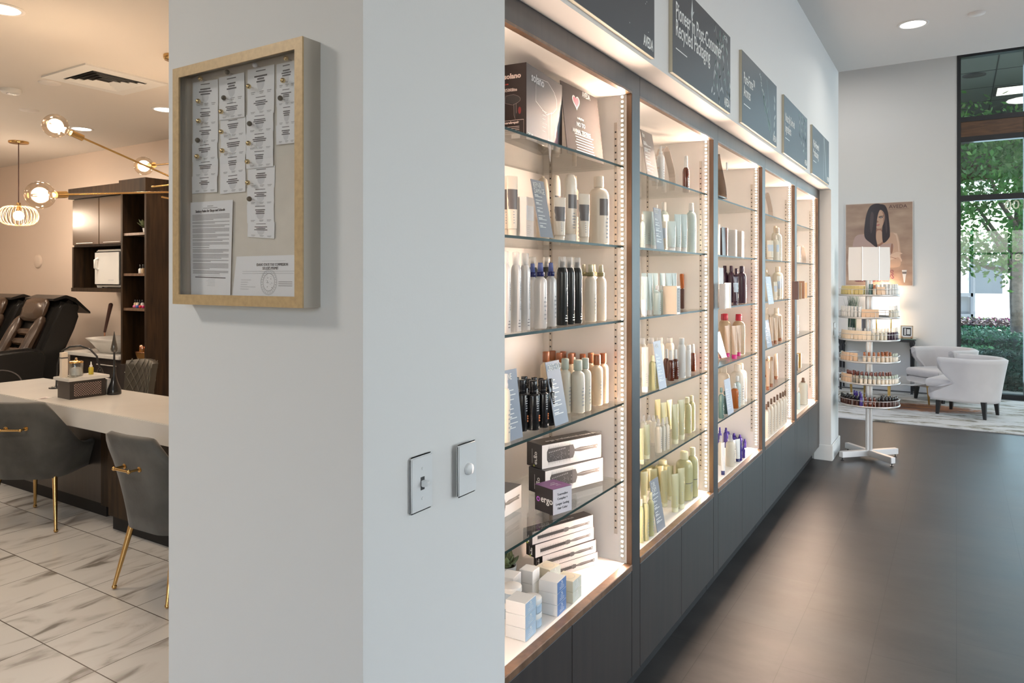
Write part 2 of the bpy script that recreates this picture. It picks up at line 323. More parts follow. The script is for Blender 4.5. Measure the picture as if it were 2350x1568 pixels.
# near niche soffit fill is part of wall_left
# ---------------------------------------------------------------- display cabinets in the niche
CX0, PITCH, STILE = 1.505, 1.04, .078
CN = ['nearest','second','middle','fourth','farthest']
SHZ = [1.997, 1.702, 1.428, 1.122, .837]; BZ = .53; TOPZ = 2.262; ZT = 2.343; ZD = .505; BKY = 1.388
shelf_g = thin_glass('shelf_glass', (.975,.99,.98), .6, .035)
edge_g = mat('glass_edge', (.010,.030,.026), .35, spec=.25)
led_m = mat('led_chip', (1,.85,.7), .5, emit=(1,.73,.56), es=1250); led_fill = mat('led_chip_fill', (1,.85,.7), .5, emit=(1,.75,.60), es=300); led_body = mat('led_body', (.7,.62,.52), .5)
steel = mat('slotted_steel', (.62,.56,.49), .35, metal=.5); slot_m = mat('slot_black', (.02,.02,.02), .6)
black_gap = mat('gap_black', (.008,.007,.007), .7)
def make_cabinet(i, proto=None):
    x0 = CX0+i*PITCH
    lab = ['nearest lit display cabinet beside the light switches','second lit display cabinet from the light switches','middle lit display cabinet of the five','fourth lit display cabinet, second from the far end','farthest lit display cabinet at the end of the niche'][i]
    if proto:
        r = copy_tree(proto); r.location.x = x0; r['label'] = lab; return r
    r = thing('display_cabinet', lab, 'cabinet', (x0, RY_, 0), group='lit display cabinets in the niche')
    W = PITCH; xo = W-STILE; d = .375
    b = MB()   # body (local y: 0 = face, + into the wall)
    b.box((0,.02,.12),(.004,d,ZT),white_m); b.box((xo,.02,BZ-.03),(xo+.018,d,TOPZ+.02),white_m); b.box((xo+.018,.02,.12),(W,d,ZT),white_m)
    b.box((.004,d,.12),(W,d+.01,ZT),white_m); b.box((.004,.02,TOPZ),(xo,d,TOPZ+.02),white_m); b.box((.004,.028,BZ-.025),(xo,d,BZ),white_m)
    b.box((.004,.06,0),(W,.08,.12),black_gap)
    b.build('cabinet_body', r)
    f = MB(); f.box((0,0,TOPZ+.008),(xo,.02,ZT),dark_wood); f.box((xo,0,.115),(W-.002,.02,ZT),dark_wood); f.box((0,0,TOPZ),(xo,.021,TOPZ+.008),lip_wood)
    f.box((xo-.0015,0.001,ZD),(xo,.021,TOPZ),lip_wood)
    f.build('face_frame', r)
    MB().box((0,-.002,ZD),(xo,.03,BZ-.002),lip_wood).build('wooden_lip', r, bevel=.002, seg=1)
    for a, c in ((.002,xo/2-.003),(xo/2,xo-.003)):
        MB().box((a,-.018+.018,.115),(c,.019,ZD-.002),dark_wood).build('door', r, bevel=.0012, seg=1)
    for z in SHZ:
        g = MB(); g.box((.006,.032,z-.008),(xo-.003,d-.004,z),shelf_g); g.mi = [0,0,0,0,0,0]
        gl = g.build('glass_shelf', r)
        e = MB(); e.quad((.006,.0315,z-.008),(xo-.003,.0315,z-.008),(xo-.003,.0315,z),(.006,.0315,z),edge_g).build('shelf_edge', gl)
    for y in (.058,.335):
        s = MB(); s.box((xo-.003,y,BZ+.1),(xo,y+.012,TOPZ-.1),steel)
        z = BZ+.12
        while z < TOPZ-.12: s.quad((xo-.0034,y+.003,z),(xo-.0034,y+.009,z),(xo-.0034,y+.009,z+.006),(xo-.0034,y+.003,z+.006),slot_m); z += .0254
        s.build('slotted_rail', r)
    s = MB(); s.box((xo-.004,.028,BZ+.01),(xo,.042,TOPZ-.004),mat('strip_tape',(.8,.72,.62),.5))
    z = BZ+.022
    while z < TOPZ-.01: s.box((xo-.007,.0325,z),(xo-.004,.0395,z+.007),led_body); s.quad((xo-.0072,.033,z+.0005),(xo-.0072,.039,z+.0005),(xo-.0072,.039,z+.0065),(xo-.0072,.033,z+.0065),led_m); z += .0175
    s.build('led_strip', r)
    s = MB(); s.box((.004,.028,BZ+.01),(.008,.042,TOPZ-.004),mat('strip_tape',(.8,.72,.62),.5))  # unseen left strip, added as soft fill inside the cabinet
    z = BZ+.022
    while z < TOPZ-.01: s.quad((.0084,.033,z+.0005),(.0084,.039,z+.0005),(.0084,.039,z+.0065),(.0084,.033,z+.0065),led_fill); z += .0175
    s.build('led_strip', r)
    return r
cab0 = make_cabinet(0)
for i in range(1, 5): make_cabinet(i, cab0)
# filler left of the first cabinet
struct(MB().box((niL+.0005,RY_+.002,0),(CX0-.001,1.42,niT-.001),dark_wood).build('trim_3'))
# ---------------------------------------------------------------- signs over the niche
sign_m = mat('charcoal_sign', (.048,.050,.056), .42); sign_e = mat('sign_edge', (.62,.58,.46), .5)
lett = mat('white_lettering', (.82,.82,.80), .5); leaf_g = mat('printed_leaf', (.16,.24,.21), .5); leaf_w = mat('printed_pale_leaf', (.50,.53,.52), .5)
gold_leaf = mat('printed_seed_gold', (.62,.42,.16), .5)
MF = Matrix(((1,0,0,0),(0,0,-1,0),(0,1,0,0),(0,0,0,1)))     # upright text facing -Y
def leafquad(b, x, z, L, a, w, m, y=-.0012):
    pts = [(0,0),(.3,.5),(.65,.42),(1,0),(.65,-.42),(.3,-.5)]
    b.add([(x+L*p*math.cos(a)-w*q*math.sin(a), y, z+L*p*math.sin(a)+w*q*math.cos(a)) for p, q in pts], [tuple(range(6))], m)
def stem(b, pts, w, m, y=-.001):
    for (x0,z0),(x1,z1) in zip(pts, pts[1:]):
        d = math.hypot(x1-x0, z1-z0) or 1; nx, nz = -(z1-z0)/d*w/2, (x1-x0)/d*w/2
        b.add([(x0+nx,y,z0+nz),(x0-nx,y,z0-nz),(x1-nx,y,z1-nz),(x1+nx,y,z1+nz)], [(0,1,2,3)], m)
SIGN = [(1.600,'golden seed picture over the nearest cabinet',[] ,0),
 (2.597,'reading Pioneer in Post-Consumer Recycled Packaging',['Pioneer in Post-Consumer','Recycled Packaging'],.100),
 (3.62,'reading Pure-Fume Aromas',['Pure-Fume™','Aromas'],.088),
 (4.642,'reading Naturally Derived Ingredients',['Naturally Derived','Ingredients'],.084),
 (5.665,'reading Wind-Powered Manufacturing',['Wind-Powered','Manufacturing'],.084)]
rs = random.Random(3)
for k, (x, lab, lines, sz) in enumerate(SIGN):
    r = thing('wall_sign', 'charcoal wall sign ' + lab if lines else 'charcoal wall sign with '+lab, 'sign', (x, WY-.014, 2.357), group='charcoal signs above the cabinets')
    Wd, H = (.808, .362)
    p = MB(); p.box((0,0,0),(Wd,.014,H),sign_e); p.build('sign_board', r)
    MB().box((0.0015,-.0008,0.0015),(Wd-.0015,0,H-.0015),sign_m).build('printed_face', r)
    t = MB()
    for j, ln in enumerate(lines): t.text(ln, sz*.62, lett, T(.033,-.0012,(.215 if k==1 else .205)-j*.066) @ MF @ Matrix.Scale(1.5,4,(0,1,0)), {1:.93,2:.80,3:.80,4:.80}[k], bold=.0002)
    if lines: t.box((.036,-.0012,.098),(.17,-.001,.102),lett)
    t.build('lettering', r); t = MB()
    t.text('AVEDA', .035, lett, T(Wd-.105,-.0012,.022) @ MF @ Matrix.Scale(1.5,4,(0,1,0)), .8, bold=.0006)
    t.build('logo', r)
    g = MB()
    if k == 0:
        for q in range(5): leafquad(g, .60+q*.014, .36, .16-.01*q, -PI/2+.1+.03*q, .045, gold_leaf, -.001-.0001*q)
        for q in range(14): leafquad(g, .50+rs.random()*.28, .05+rs.random()*.26, .006, rs.random()*3, .004, leaf_w)
    elif k == 1:
        for a in range(5):
            x0 = .56+a*.05; pts = [(x0+.03*math.sin(q*.9+a), .345-q*.05) for q in range(6+a%2)]
            stem(g, pts, .0025, leaf_w)
            for (lx, lz) in pts:
                for q in range(2): leafquad(g, lx, lz, .03+.02*rs.random(), rs.uniform(-2.6,-.6), .010, leaf_w if rs.random()<.6 else leaf_g)
        g.add([(.22,-.001,.29),(.235,-.001,.355),(.245,-.001,.30),(.262,-.001,.31),(.24,-.001,.285),(.232,-.001,.24)],[(0,1,2,3,4,5)],leaf_w)
        stem(g, [(.62,.02),(.62,.10)], .002, leaf_w); leafquad(g,.50,.03,.04,1.1,.012,leaf_w); leafquad(g,.53,.03,.03,.5,.01,leaf_w)
    elif k == 2:
        stem(g, [(.38,.34),(.44,.23),(.55,.12),(.66,.03)], .006, leaf_g); stem(g, [(.55,.34),(.60,.22),(.68,.05)], .006, leaf_g)
        for q in range(16): leafquad(g, .385+.006*q, .335-.0085*q, .018, rs.uniform(0,6.2), .010, leaf_w)
        for q in range(12): leafquad(g, .46+.017*q, .21-.013*q, .07, rs.choice((.9,1.2,2.2,-1.1)), .012, leaf_g)
        for q in range(5): leafquad(g, .72+.01*q, .05+.05*q, .05, rs.uniform(.5,2.8), .016, leaf_w)
    elif k == 3:
        for a in range(4):
            x0 = .50+a*.08; pts = [(x0+.015*math.sin(q+a), .345-q*.045) for q in range(4+a)]
            stem(g, pts, .003, leaf_g)
            for (lx, lz) in pts:
                for q in range(2): leafquad(g, lx, lz, .035, rs.uniform(-2.6,-.4), .012, leaf_g if rs.random()<.75 else leaf_w)
    else:
        stem(g, [(.52,.0),(.52,.362)], .006, leaf_w); stem(g, [(.55,.35),(.66,.03)], .014, leaf_w); stem(g, [(.56,.36),(.75,.12)], .006, leaf_g)
    g.build('printed_botanical', r)
# ---------------------------------------------------------------- switches on the pillar
plate_m = mat('switch_plate_white', (.66,.67,.67), .3)
def plate(px, py, w, h, lab, knob):
    p = onY(px, py, WY); r = thing('light_switch' if not knob else 'dimmer_switch', lab, 'switch', (p.x, WY, p.z))
    MB().box((-w/2,-.008,-h/2),(w/2,0,h/2),plate_m).build('wall_plate', r, bevel=.004, seg=3)
    s = MB()
    for z in (-.03,.03) if not knob else (-.048,.048): s.cyl((0,-.0095,z),(0,-.0075,z),.003,plate_m,10)
    s.build('screws', r)
    if knob:
        MB().lathe([(.0,0),(.0135,0),(.0132,.004),(.0125,.021),(.011,.024),(0,.0245)], plate_m, 28, cap0=False, cap1=False).build('knob', r).rotation_euler = (PI/2,0,0)
        r.children[-1].location = (0,-.008,0)
    else:
        MB().box((-.006,-.0085,-.013),(.006,-.0078,.013),slot_m).build('slot', r)
        k = MB(); k.prism([(-.006,-.005),(.004,-.0065),(.0155,-.003),(.0165,.004),(.012,.007),(-.006,.006)], 0, -.0045, .0045, plate_m)
        kk = k.build('toggle', r, bevel=.001); kk.rotation_euler = (0,0,-PI/2); kk.location = (0,-.0085,0)
        kk.rotation_euler = (0,0,0)
        for v in kk.data.vertices: v.co = Vector((v.co.x, -v.co.y, v.co.z))
    return r
plate(962.5, 1108, .070, .1143, 'white toggle light switch on the pillar, left of the round dimmer', False)
plate(1060.5, 1073.5, .070, .1143, 'white rotary dimmer with round knob beside the cabinet niche', True)
c = onY(1914, 755, WY); r = thing('light_switch', 'small white light switch on the wall strip past the farthest cabinet', 'switch', (c.x, WY, c.z))
MB().box((-.035,-.006,-.057),(.035,0,.057),plate_m).build('wall_plate', r, bevel=.003); MB().box((-.004,-.016,-.004),(.004,-.006,.012),plate_m).build('toggle', r)
# ---------------------------------------------------------------- framed notice board on the side of the pillar
gold_w = mat('gold_painted_wood', (.50,.35,.18), .45, var=.10, vscale=90, metal=.1); silver_e = mat('silver_frame_side', (.50,.46,.40), .4, metal=.2)
linen = mat('linen_board', (.66,.62,.545), .9, var=.05, vscale=25, bump=.1, bscale=500)
paper = mat('white_paper', (.80,.81,.82), .8); ink = mat('dark_ink', (.10,.10,.11), .7); ink2 = mat('grey_ink', (.34,.34,.35), .7); ink3 = mat('pale_grey_ink', (.60,.61,.62), .7)
FX = .9235; y0, y1, z0, z1 = 1.030, 1.4315, 1.528, 2.033; fw = .021
r = thing('notice_board', 'shallow gold framed glass notice board hanging on the pillar', 'notice board', (XP, (y0+y1)/2, z0))
o0 = Vector(r.location); L = lambda p: (p[0]-o0.x, p[1]-o0.y, p[2]-o0.z)
fr = MB(); fr.M = T(*(-o0))
for a, b in (((FX,y0,z0),(XP,y0+fw*.42,z1)),((FX,y1-fw*.42,z0),(XP,y1,z1)),((FX,y0+fw*.42,z0),(XP,y1-fw*.42,z0+fw*.42)),((FX,y0+fw*.42,z1-fw*.42),(XP,y1-fw*.42,z1))): fr.box(a, b, silver_e)
fr.build('frame_side', r)
fr = MB(); fr.M = T(*(-o0)); q = FX-.0012
for P4 in (((y0,z0),(y1,z0),(y1-fw,z0+fw),(y0+fw,z0+fw)),((y0,z1),(y0+fw,z1-fw),(y1-fw,z1-fw),(y1,z1)),((y0,z0),(y0+fw,z0+fw),(y0+fw,z1-fw),(y0,z1)),((y1,z0),(y1,z1),(y1-fw,z1-fw),(y1-fw,z0+fw))):
    fr.prism(list(P4), 0, FX-.004, FX-.0003, gold_w)
fr.build('frame_face', r)
BXP = .9600
b = MB(); b.M = T(*(-o0)); b.box((BXP, y0+.008, z0+.008),(XP-.0005, y1-.008, z1-.008), linen); b.build('linen_backing', r)
g = MB(); g.M = T(*(-o0)); g.box((FX+.004, y0+.008, z0+.008),(FX+.006, y1-.008, z1-.008), thin_glass('frame_glass', (1,1,1), .2, .008)); g.build('glass_pane', r)
def board(px, py): return onX(px, py, BXP-.0012)
def notice(name, corners, lab, grp, fill, cat='notice'):
    P4 = [board(*c) for c in corners]; o = thing(name, lab, cat, P4[3], group=grp)
    dx = Vector((BXP-.0016-P4[3].x, 0, 0)); k = notice.k = getattr(notice, 'k', 0)+1; off = -.00035*(k % 9)
    b = MB(); o.location.x += off; loc = [p-P4[3] for p in P4]
    fr_, bk = [(p.x-.0003, p.y, p.z) for p in loc], [(p.x, p.y, p.z) for p in loc]
    b.rings([bk, fr_], paper, smooth=False); b.build('sheet', o)
    def uv(u, v):   # u left..right, v top..bottom
        p = (loc[0]*(1-u)+loc[1]*u)*(1-v)+(loc[3]*(1-u)+loc[2]*u)*v; return (p.x-.0005, p.y, p.z)
    t = MB()
    def bar(u0, u1, v, h, m): t.add([uv(u0,v),uv(u1,v),uv(u1,v+h),uv(u0,v+h)], [(0,1,2,3)], m)
    fill(t, bar, uv, loc); t.build('printed_text', o); return o
rn = random.Random(11)
def cert(t, bar, uv, loc):
    n = [uv(.5+.14*math.cos(a*PI/8), .56+.26*math.sin(a*PI/8)) for a in range(16)]; t.add([(x+.0001,y,z) for x,y,z in n], [tuple(range(16))], mat('watermark_grey',(.63,.64,.66),.8))
    bar(.32,.68,.10,.035,ink)
    for j in range(3): w_ = rn.uniform(.13,.26); bar(.5-w_, .5+w_, .28+.095*j, .055, ink if j else ink)
    for u in (.14,.46,.74): bar(u,u+.16,.84,.03,ink2); bar(u+.01,u+.13,.90,.025,ink2)
def col(px0, px1, ys0, ys1, nm):
    n = len(ys0)-1
    for j in range(n):
        sk = rn.uniform(-1.5,1.5)
        notice('license_certificate', [(px0+sk, ys0[j]-.0), (px1+sk, ys1[j]), (px1+sk*.4, ys1[j+1]+2), (px0+sk*.4, ys0[j+1]+2)], '%s license certificate from the top, %s column of the notice board' % (ORD[j], nm), 'license certificates on the notice board', cert)
col(443.5, 501, [190,246.5,289.5,331,371,406,443], [182,242,284,325,364.5,402,439], 'leftmost')
col(506, 564, [179.5,237,275,318,360,402,443.5], [166.5,228,266.5,309,352,394,438], 'second')
col(568.5, 630, [161,223,265,306.5,346,386,432,470,510.5,542], [148,212,257,299,340,380,428,467,509,546], 'third')
col(637, 682, [148.5,205,244,289,331], [138,197,238,284,326], 'rightmost')
def rules(t, bar, uv, loc):
    bar(.42,.56,.045,.008,ink2); bar(.32,.66,.065,.008,ink2)
    v = .135
    for n in (5,2,2,4,3,2,3,1,3,4,2,5,3):
        for j in range(n): bar(.06, .94 if j < n-1 else rn.uniform(.4,.85), v, .0075, ink2); v += .0132
        v += .0095
    bar(.2,.75,v,.007,ink3); bar(.12,.88,v+.018,.010,ink)
    for j in range(5): bar(.42+rn.uniform(-.03,.03),.62,v+.04+.016*j,.006,ink3)
def MX(p, sc=1): # upright text facing -X, origin p
    return Matrix(((0,0,-1,p[0]),(-1,0,0,p[1]),(0,1,0,p[2]),(0,0,0,1)))
o = notice('rules_sheet', [(438.5,465.5),(537,459),(531,684.5),(441,679)], 'long white sheet headed Sanitary Rules for Shops and Schools', None, rules)
sh = o
t = MB(); t.text('Sanitary Rules for Shops and Schools', .0078, ink, MX((-.0006, -.0165, .3)), .86, bold=.0001)
p = board(452, 489)-o.location; t.M = Matrix(); o2 = t.build('heading', o); o2.location = (0, p.y+.0165, p.z-.3)
def permit(t, bar, uv, loc):
    bar(.44,.82,.12,.012,ink3); bar(.13,.97,.355,.018,ink3); bar(.13,.95,.405,.018,ink3)
    for j in range(5): bar(.12,.12+rn.uniform(.1,.25),.56+.055*j,.022,ink3)
    for j in range(3): bar(.72,.93,.60+.045*j,.018,ink2)
    for rr in (1,.93,.72,.68):
        R_ = [uv(.57+.13*rr*math.cos(a*PI/20), .62+.30*rr*math.sin(a*PI/20)) for a in range(40)]; R2 = [uv(.57+.13*(rr-.025)*math.cos(a*PI/20), .62+.30*(rr-.025)*math.sin(a*PI/20)) for a in range(40)]
        t.rings([R_, R2], ink2, False, False, False)
    for a in range(26): 
        an = a*PI/13; u, v = .57+.108*math.cos(an), .62+.245*math.sin(an); bar(u-.004,u+.004,v-.012,.022,ink2)
    for a in range(14): u, v = .57+rn.uniform(-.06,.06), .60+rn.uniform(-.14,.14); bar(u,u+.012,v,.022,ink3 if a%2 else ink2)
    M0 = uv(.36,.24); t.text('IDAHO STATE TAX COMMISSION', .0080, ink, MX(M0), .78); M0 = uv(.46,.325); t.text("SELLER'S PERMIT", .0080, ink, MX(M0), .82)
notice('permit_sheet', [(543,589),(682,585),(682,687.5),(533,682.5)], 'white tax permit sheet with a round grey seal at the board bottom', None, permit)
# pins
pin_c = {'g':(mat('gold_pin',(.75,.58,.30),.2,metal=1),'gold'), 'k':(mat('dark_pin',(.07,.065,.045),.5),'dark'), 'w':(mat('white_pin',(.75,.77,.8),.3),'white')}
PINS = [(472,183.5,'g','top of the leftmost column'),(467,235,'g','leftmost column, first certificate'),(467.5,280,'g','leftmost column, second certificate'),(465.5,324,'k','leftmost column, third certificate'),(464,361,'g','leftmost column, fourth certificate'),
 (533.5,169,'k','top of the second column'),(525.5,227.5,'k','second column, first certificate'),(519,259,'g','second column, second certificate'),(519.5,305,'g','second column, third certificate'),(522,348,'g','second column, fourth certificate'),
 (597,153,'w','top of the third column'),(582.5,201.5,'g','third column, first certificate'),(584.5,286.5,'k','third column, third certificate'),(582,331,'g','third column, fourth certificate'),(579.5,373,'g','third column, fifth certificate'),(580.5,421,'g','third column, sixth certificate'),(584,458,'k','third column, seventh certificate'),
 (668,137.5,'g','top of the rightmost column'),(661,188,'g','rightmost column, first certificate'),(655,228.5,'k','rightmost column, second certificate')]
for px, py, c, lab in PINS:
    p = board(px, py); mt, nm = pin_c[c]; o = thing('pushpin', '%s round pushpin, %s' % (nm, lab), 'pushpin', (BXP-.005, p.y, p.z), group='pushpins on the notice board')
    MB().sphere((-.009,0,0), .0052, mt, 12).build('pin_head', o); MB().cyl((-.009,0,0),(.0045,-.0012,-.0012),.0006,mat('pin_needle',(.6,.6,.6),.2,metal=1),6).build('needle', o)
# ---------------------------------------------------------------- products
def pm(name, col, rough=.35, **k): return mat(name, col, rough, **k)
P_white = pm('white_plastic', (.70,.70,.68), .28); P_cream = pm('cream_plastic', (.66,.56,.44), .32); P_ivory = pm('ivory_plastic', (.72,.64,.53), .3)
P_clear = mat('clear_cap', (.85,.83,.80), .12, alpha=.38, spec=.8); P_amberl = pm('amber_liquid', (.62,.40,.20), .25); P_sheer = pm('frosted_bottle', (.70,.55,.38), .3)
P_frost = pm('frosted_pale_bottle', (.62,.58,.48), .3)
P_brcap = pm('amber_brown_cap', (.30,.095,.03), .3); P_grcap = pm('sage_cap', (.42,.47,.40), .35); P_black = pm('gloss_black', (.012,.012,.013), .15); P_dark = pm('dark_can', (.035,.036,.034), .22, metal=.2)
P_blue = pm('navy_collar', (.012,.016,.10), .25); P_bluecl = pm('blue_clear_cap', (.12,.16,.42), .2, alpha=.75); P_olive = pm('olive_collar', (.20,.18,.08), .35); P_olcap = pm('pale_olive_cap', (.55,.52,.38), .3)
P_pale = pm('pale_blue_bottle', (.50,.60,.58), .3); P_paleg = pm('pale_aqua_tube', (.52,.62,.60), .28); P_green = pm('pale_green_bottle', (.44,.42,.22), .3); P_greent = pm('pale_green_tube', (.50,.47,.27), .26); P_greenc = pm('pale_green_cap', (.66,.62,.40), .35)
P_amber = pm('amber_glass', (.10,.018,.006), .08, spec=.8); P_purple = pm('plum_bottle', (.045,.018,.035), .25); P_violet = pm('violet_bottle', (.05,.03,.22), .18); P_red = pm('red_cap', (.45,.01,.03), .3); P_mag = pm('magenta_cap', (.55,.01,.18), .3)
P_tan = pm('tan_bottle', (.46,.33,.20), .3); P_tant = pm('tan_tube', (.52,.36,.24), .28); P_wood = wood('turned_wood_cap', (.12,.055,.025), (.22,.11,.05), .5); P_orange = pm('orange_liquid', (.40,.11,.02), .2); P_teal = pm('teal_bottle', (.08,.15,.14), .2)
P_lgrey = pm('grey_label', (.135,.12,.115), .35); P_lblue = pm('light_blue_label', (.42,.50,.58), .4); P_card = pm('grey_card', (.22,.225,.25), .4); P_cardbl = pm('blue_grey_card', (.24,.27,.33), .4)
P_box = pm('white_carton', (.70,.68,.66), .5); P_boxbr = pm('brown_carton', (.07,.025,.018), .4); P_ink = ink2; P_boxblk = pm('black_carton', (.018,.014,.014), .3)
P_silver = pm('silver_bottle', (.62,.60,.58), .3, metal=.15)
STY = {}
def style(key, obj, cat, desc, W, H, *parts): STY[key] = dict(obj=obj, cat=cat, desc=desc, W=W, H=H, parts=parts, proto=None)
def arc(b, r, z0, z1, a0, a1, m, n=10, ell=1):
    R = [[(r*math.sin(a0+(a1-a0)*i/n), -r*ell*math.cos(a0+(a1-a0)*i/n), z) for i in range(n+1)] for z in (z0, z1)]
    return b.rings(R, m, False, False, True, closed=False)
def lines(b, r, z0, z1, n, m, a=.35, seed=1, ell=1):
    q = random.Random(seed)
    for j in range(n):
        z = z1-(z1-z0)*(j+.5)/n; w_ = a*q.uniform(.5,1); h = (z1-z0)/n*.38; arc(b, r, z-h/2, z+h/2, -w_+.05, w_, m, 4, ell)
def wraptext(b, s, size, m, r, z, vertical=True, sx=1, a=.3):
    t = MB(); t.text(s, size, m, Matrix(), sx, thick=0)
    vs = [((-v.y, v.x) if vertical else (v.x, v.y)) for v in t.v]
    b.add([(r*math.sin(a+x/r), -r*math.cos(a+x/r), z+y) for x, y in vs], t.f, m)
def body(W, H, prof, m, label=None, ell=1, text=True, lm=None, n=18):
    def f(b):
        pr = [(r*W, z*H) for r, z in prof]; b.lathe(pr, m, n, ell=ell)
    return ('body', f)
def lab(W, H, z0, z1, m, a0=-.9, a1=.9, tm=None, n=5, ell=1, tz=None):
    def f(b):
        if m: arc(b, W*.503, z0*H, z1*H, a0, a1, m, ell=ell)
        if tm: lines(b, W*.506, (tz or (z0,z1))[0]*H, (tz or (z0,z1))[1]*H, n, tm, ell=ell)
    return ('label', f)
def cap(nm, W, H, prof, m, n=16, ell=1): return (nm, lambda b: b.lathe([(r*W, z*H) for r, z in prof], m, n, ell=ell))
BODY = [(.42,0),(.49,.012),(.5,.03),(.5,.67),(.488,.72),(.45,.765),(.37,.80),(.27,.82),(.22,.825),(.22,.845)]
BODYS = [(.44,0),(.5,.015),(.5,.68),(.47,.73),(.36,.765),(.25,.78),(.25,.80)]
CANB = [(.46,0),(.5,.01),(.5,.74),(.49,.77),(.44,.805),(.36,.83),(.35,.84)]
def bottle(key, desc, W, H, bm_, cm, prof=BODY, cprof=None, lm=None, lz=(.30,.52), tz=(.12,.5), tm=P_ink, ell=1, obj='bottle', capn='cap', cat='bottle'):
    cp = cprof or [(.0,.84),(.245,.84),(.25,.85),(.24,.99),(.215,1),(0,1)]
    ps = [body(W,H,prof,bm_,ell=ell), cap(capn,W,H,cp,cm)]
    if lm: ps.append(lab(W,H,lz[0],lz[1],lm,tm=None,ell=ell))
    ps.append(('print', lambda b: lines(b, W*.508, tz[0]*H, tz[1]*H, 6, tm, ell=ell)))
    style(key, obj, cat, desc, W, H, *ps)
PUMP = [(0,.80),(.24,.80),(.25,.86),(.16,.87),(.15,.95),(.13,1),(0,1)]
SPR = [(0,.79),(.30,.79),(.305,.86),(.24,.865),(.20,.99),(.17,1),(0,1)]
bottle('cr_gl', 'cream bottle with grey label', .07, .25, P_ivory, P_ivory, lm=P_lgrey, lz=(.42,.66), tz=(.08,.40))
bottle('iv_lb', 'ivory bottle with pale blue label', .07, .25, P_frost, P_ivory, lm=P_lblue, lz=(.34,.62), tz=(.08,.32))
bottle('oval', 'large oval cream bottle', .06, .25, P_ivory, P_white, prof=[(.36,.13),(.44,.14),(.5,.3),(.5,.8),(.46,.92),(.30,.99),(0,1)], cprof=[(0,0),(.36,0),(.37,.02),(.37,.128),(0,.13)], lm=P_lgrey, lz=(.5,.7), tz=(.2,.45), ell=.6)
bottle('amb', 'amber capped clear bottle', .05, .2, P_sheer, P_brcap, prof=BODYS, cprof=[(0,.80),(.30,.80),(.31,.82),(.31,.985),(.28,1),(0,1)])
bottle('sage', 'sage capped clear bottle', .05, .2, P_frost, P_grcap, prof=BODYS, cprof=[(0,.80),(.30,.80),(.31,.82),(.31,.985),(.28,1),(0,1)])
bottle('spr_b', 'white spray bottle with navy collar', .045, .2, P_silver, P_bluecl, prof=BODYS, cprof=[(0,.862),(.235,.862),(.19,.99),(.17,1),(0,1)])
STY['spr_b']['parts'] += (cap('collar', .045, .2, [(0,.79),(.33,.79),(.33,.86),(0,.861)], P_blue),)
bottle('spr_o', 'cream spray bottle with olive collar', .045, .2, P_ivory, P_olcap, prof=BODYS, cprof=[(0,.862),(.235,.862),(.19,.99),(.17,1),(0,1)])
STY['spr_o']['parts'] += (cap('collar', .045, .2, [(0,.79),(.33,.79),(.33,.86),(0,.861)], P_olive),)
bottle('blk', 'black pump bottle with orange mark', .045, .18, P_black, P_black, prof=[(.46,0),(.5,.01),(.5,.70),(.47,.72),(.3,.73),(.3,.735)], cprof=[(0,.735),(.27,.735),(.28,.80),(.27,.81),(.30,.82),(.31,.99),(.29,1),(0,1)], tm=pm('pale_print',(.4,.4,.4),.5), tz=(.38,.66))
STY['blk']['parts'] += (('emblem', lambda b: [b.sphere((.0085*1.0, -.0205, z), .0035, pm('orange_print',(.62,.2,.07),.5), 8) for z in (.035,.044,.052)]),)
bottle('spray', 'small cream mist bottle', .035, .16, P_frost, P_clear, prof=BODYS, cprof=SPR)
bottle('pale', 'pale blue bottle with white cap', .06, .23, P_pale, P_white, tz=(.3,.55))
bottle('pump_w', 'white pump bottle', .05, .2, P_white, P_white, prof=BODYS, cprof=PUMP, capn='pump')
bottle('sm_w', 'small white bottle', .035, .15, P_pale, P_white, prof=BODYS)
bottle('ambs', 'small amber glass bottle with white cap', .04, .14, P_amber, P_white, prof=[(.46,0),(.5,.02),(.5,.55),(.44,.63),(.27,.68),(.26,.70)], cprof=[(0,.68),(.28,.68),(.29,.70),(.27,.98),(.24,1),(0,1)], tm=P_white, tz=(.1,.45))
bottle('gr', 'tall pale green bottle', .07, .27, P_green, P_greenc, tz=(.1,.5))
bottle('grs', 'pale green bottle with pale cap', .05, .2, P_green, P_greenc, tz=(.1,.5))
bottle('grbig', 'broad pale green bottle with grey band', .09, .27, P_green, P_greenc, lm=P_lgrey, lz=(.36,.375), tz=(.18,.34))
bottle('plum', 'plum brown bottle', .06, .22, P_purple, P_purple, tm=P_lblue)
bottle('redc', 'tan bottle with red cap', .07, .22, P_tan, P_red, tm=P_tant, tz=(.1,.4))
bottle('crm', 'cream bottle with pale cap', .06, .22, P_ivory, P_ivory)
bottle('frs', 'frosted bottle with beige cap', .06, .22, P_frost, P_cream)
bottle('orng', 'small orange pump bottle', .035, .14, P_orange, P_white, prof=BODYS, cprof=PUMP, capn='pump')
bottle('viol', 'small violet bottle', .03, .13, P_violet, P_violet, prof=BODYS, cprof=SPR, tm=P_white)
bottle('wspr', 'white mist spray bottle', .05, .2, P_frost, P_clear, prof=BODYS, cprof=SPR)
bottle('woodc', 'cream bottle with wooden cap', .05, .2, P_ivory, P_wood, prof=BODYS)
bottle('woodbig', 'large ivory bottle with brown pump', .09, .24, P_frost, P_wood, cprof=PUMP, capn='pump')
bottle('teal', 'dark teal bottle', .04, .2, P_teal, P_teal, prof=BODYS, tm=P_white)
bottle('cone', 'cream conical bottle with black band', .06, .22, P_cream, P_cream, prof=[(.36,0),(.4,.02),(.5,.35),(.48,.6),(.42,.8),(.3,.95),(0,1)], cprof=[(0,.98),(.1,.98),(.1,1),(0,1)], lm=P_boxblk, lz=(.22,.36))
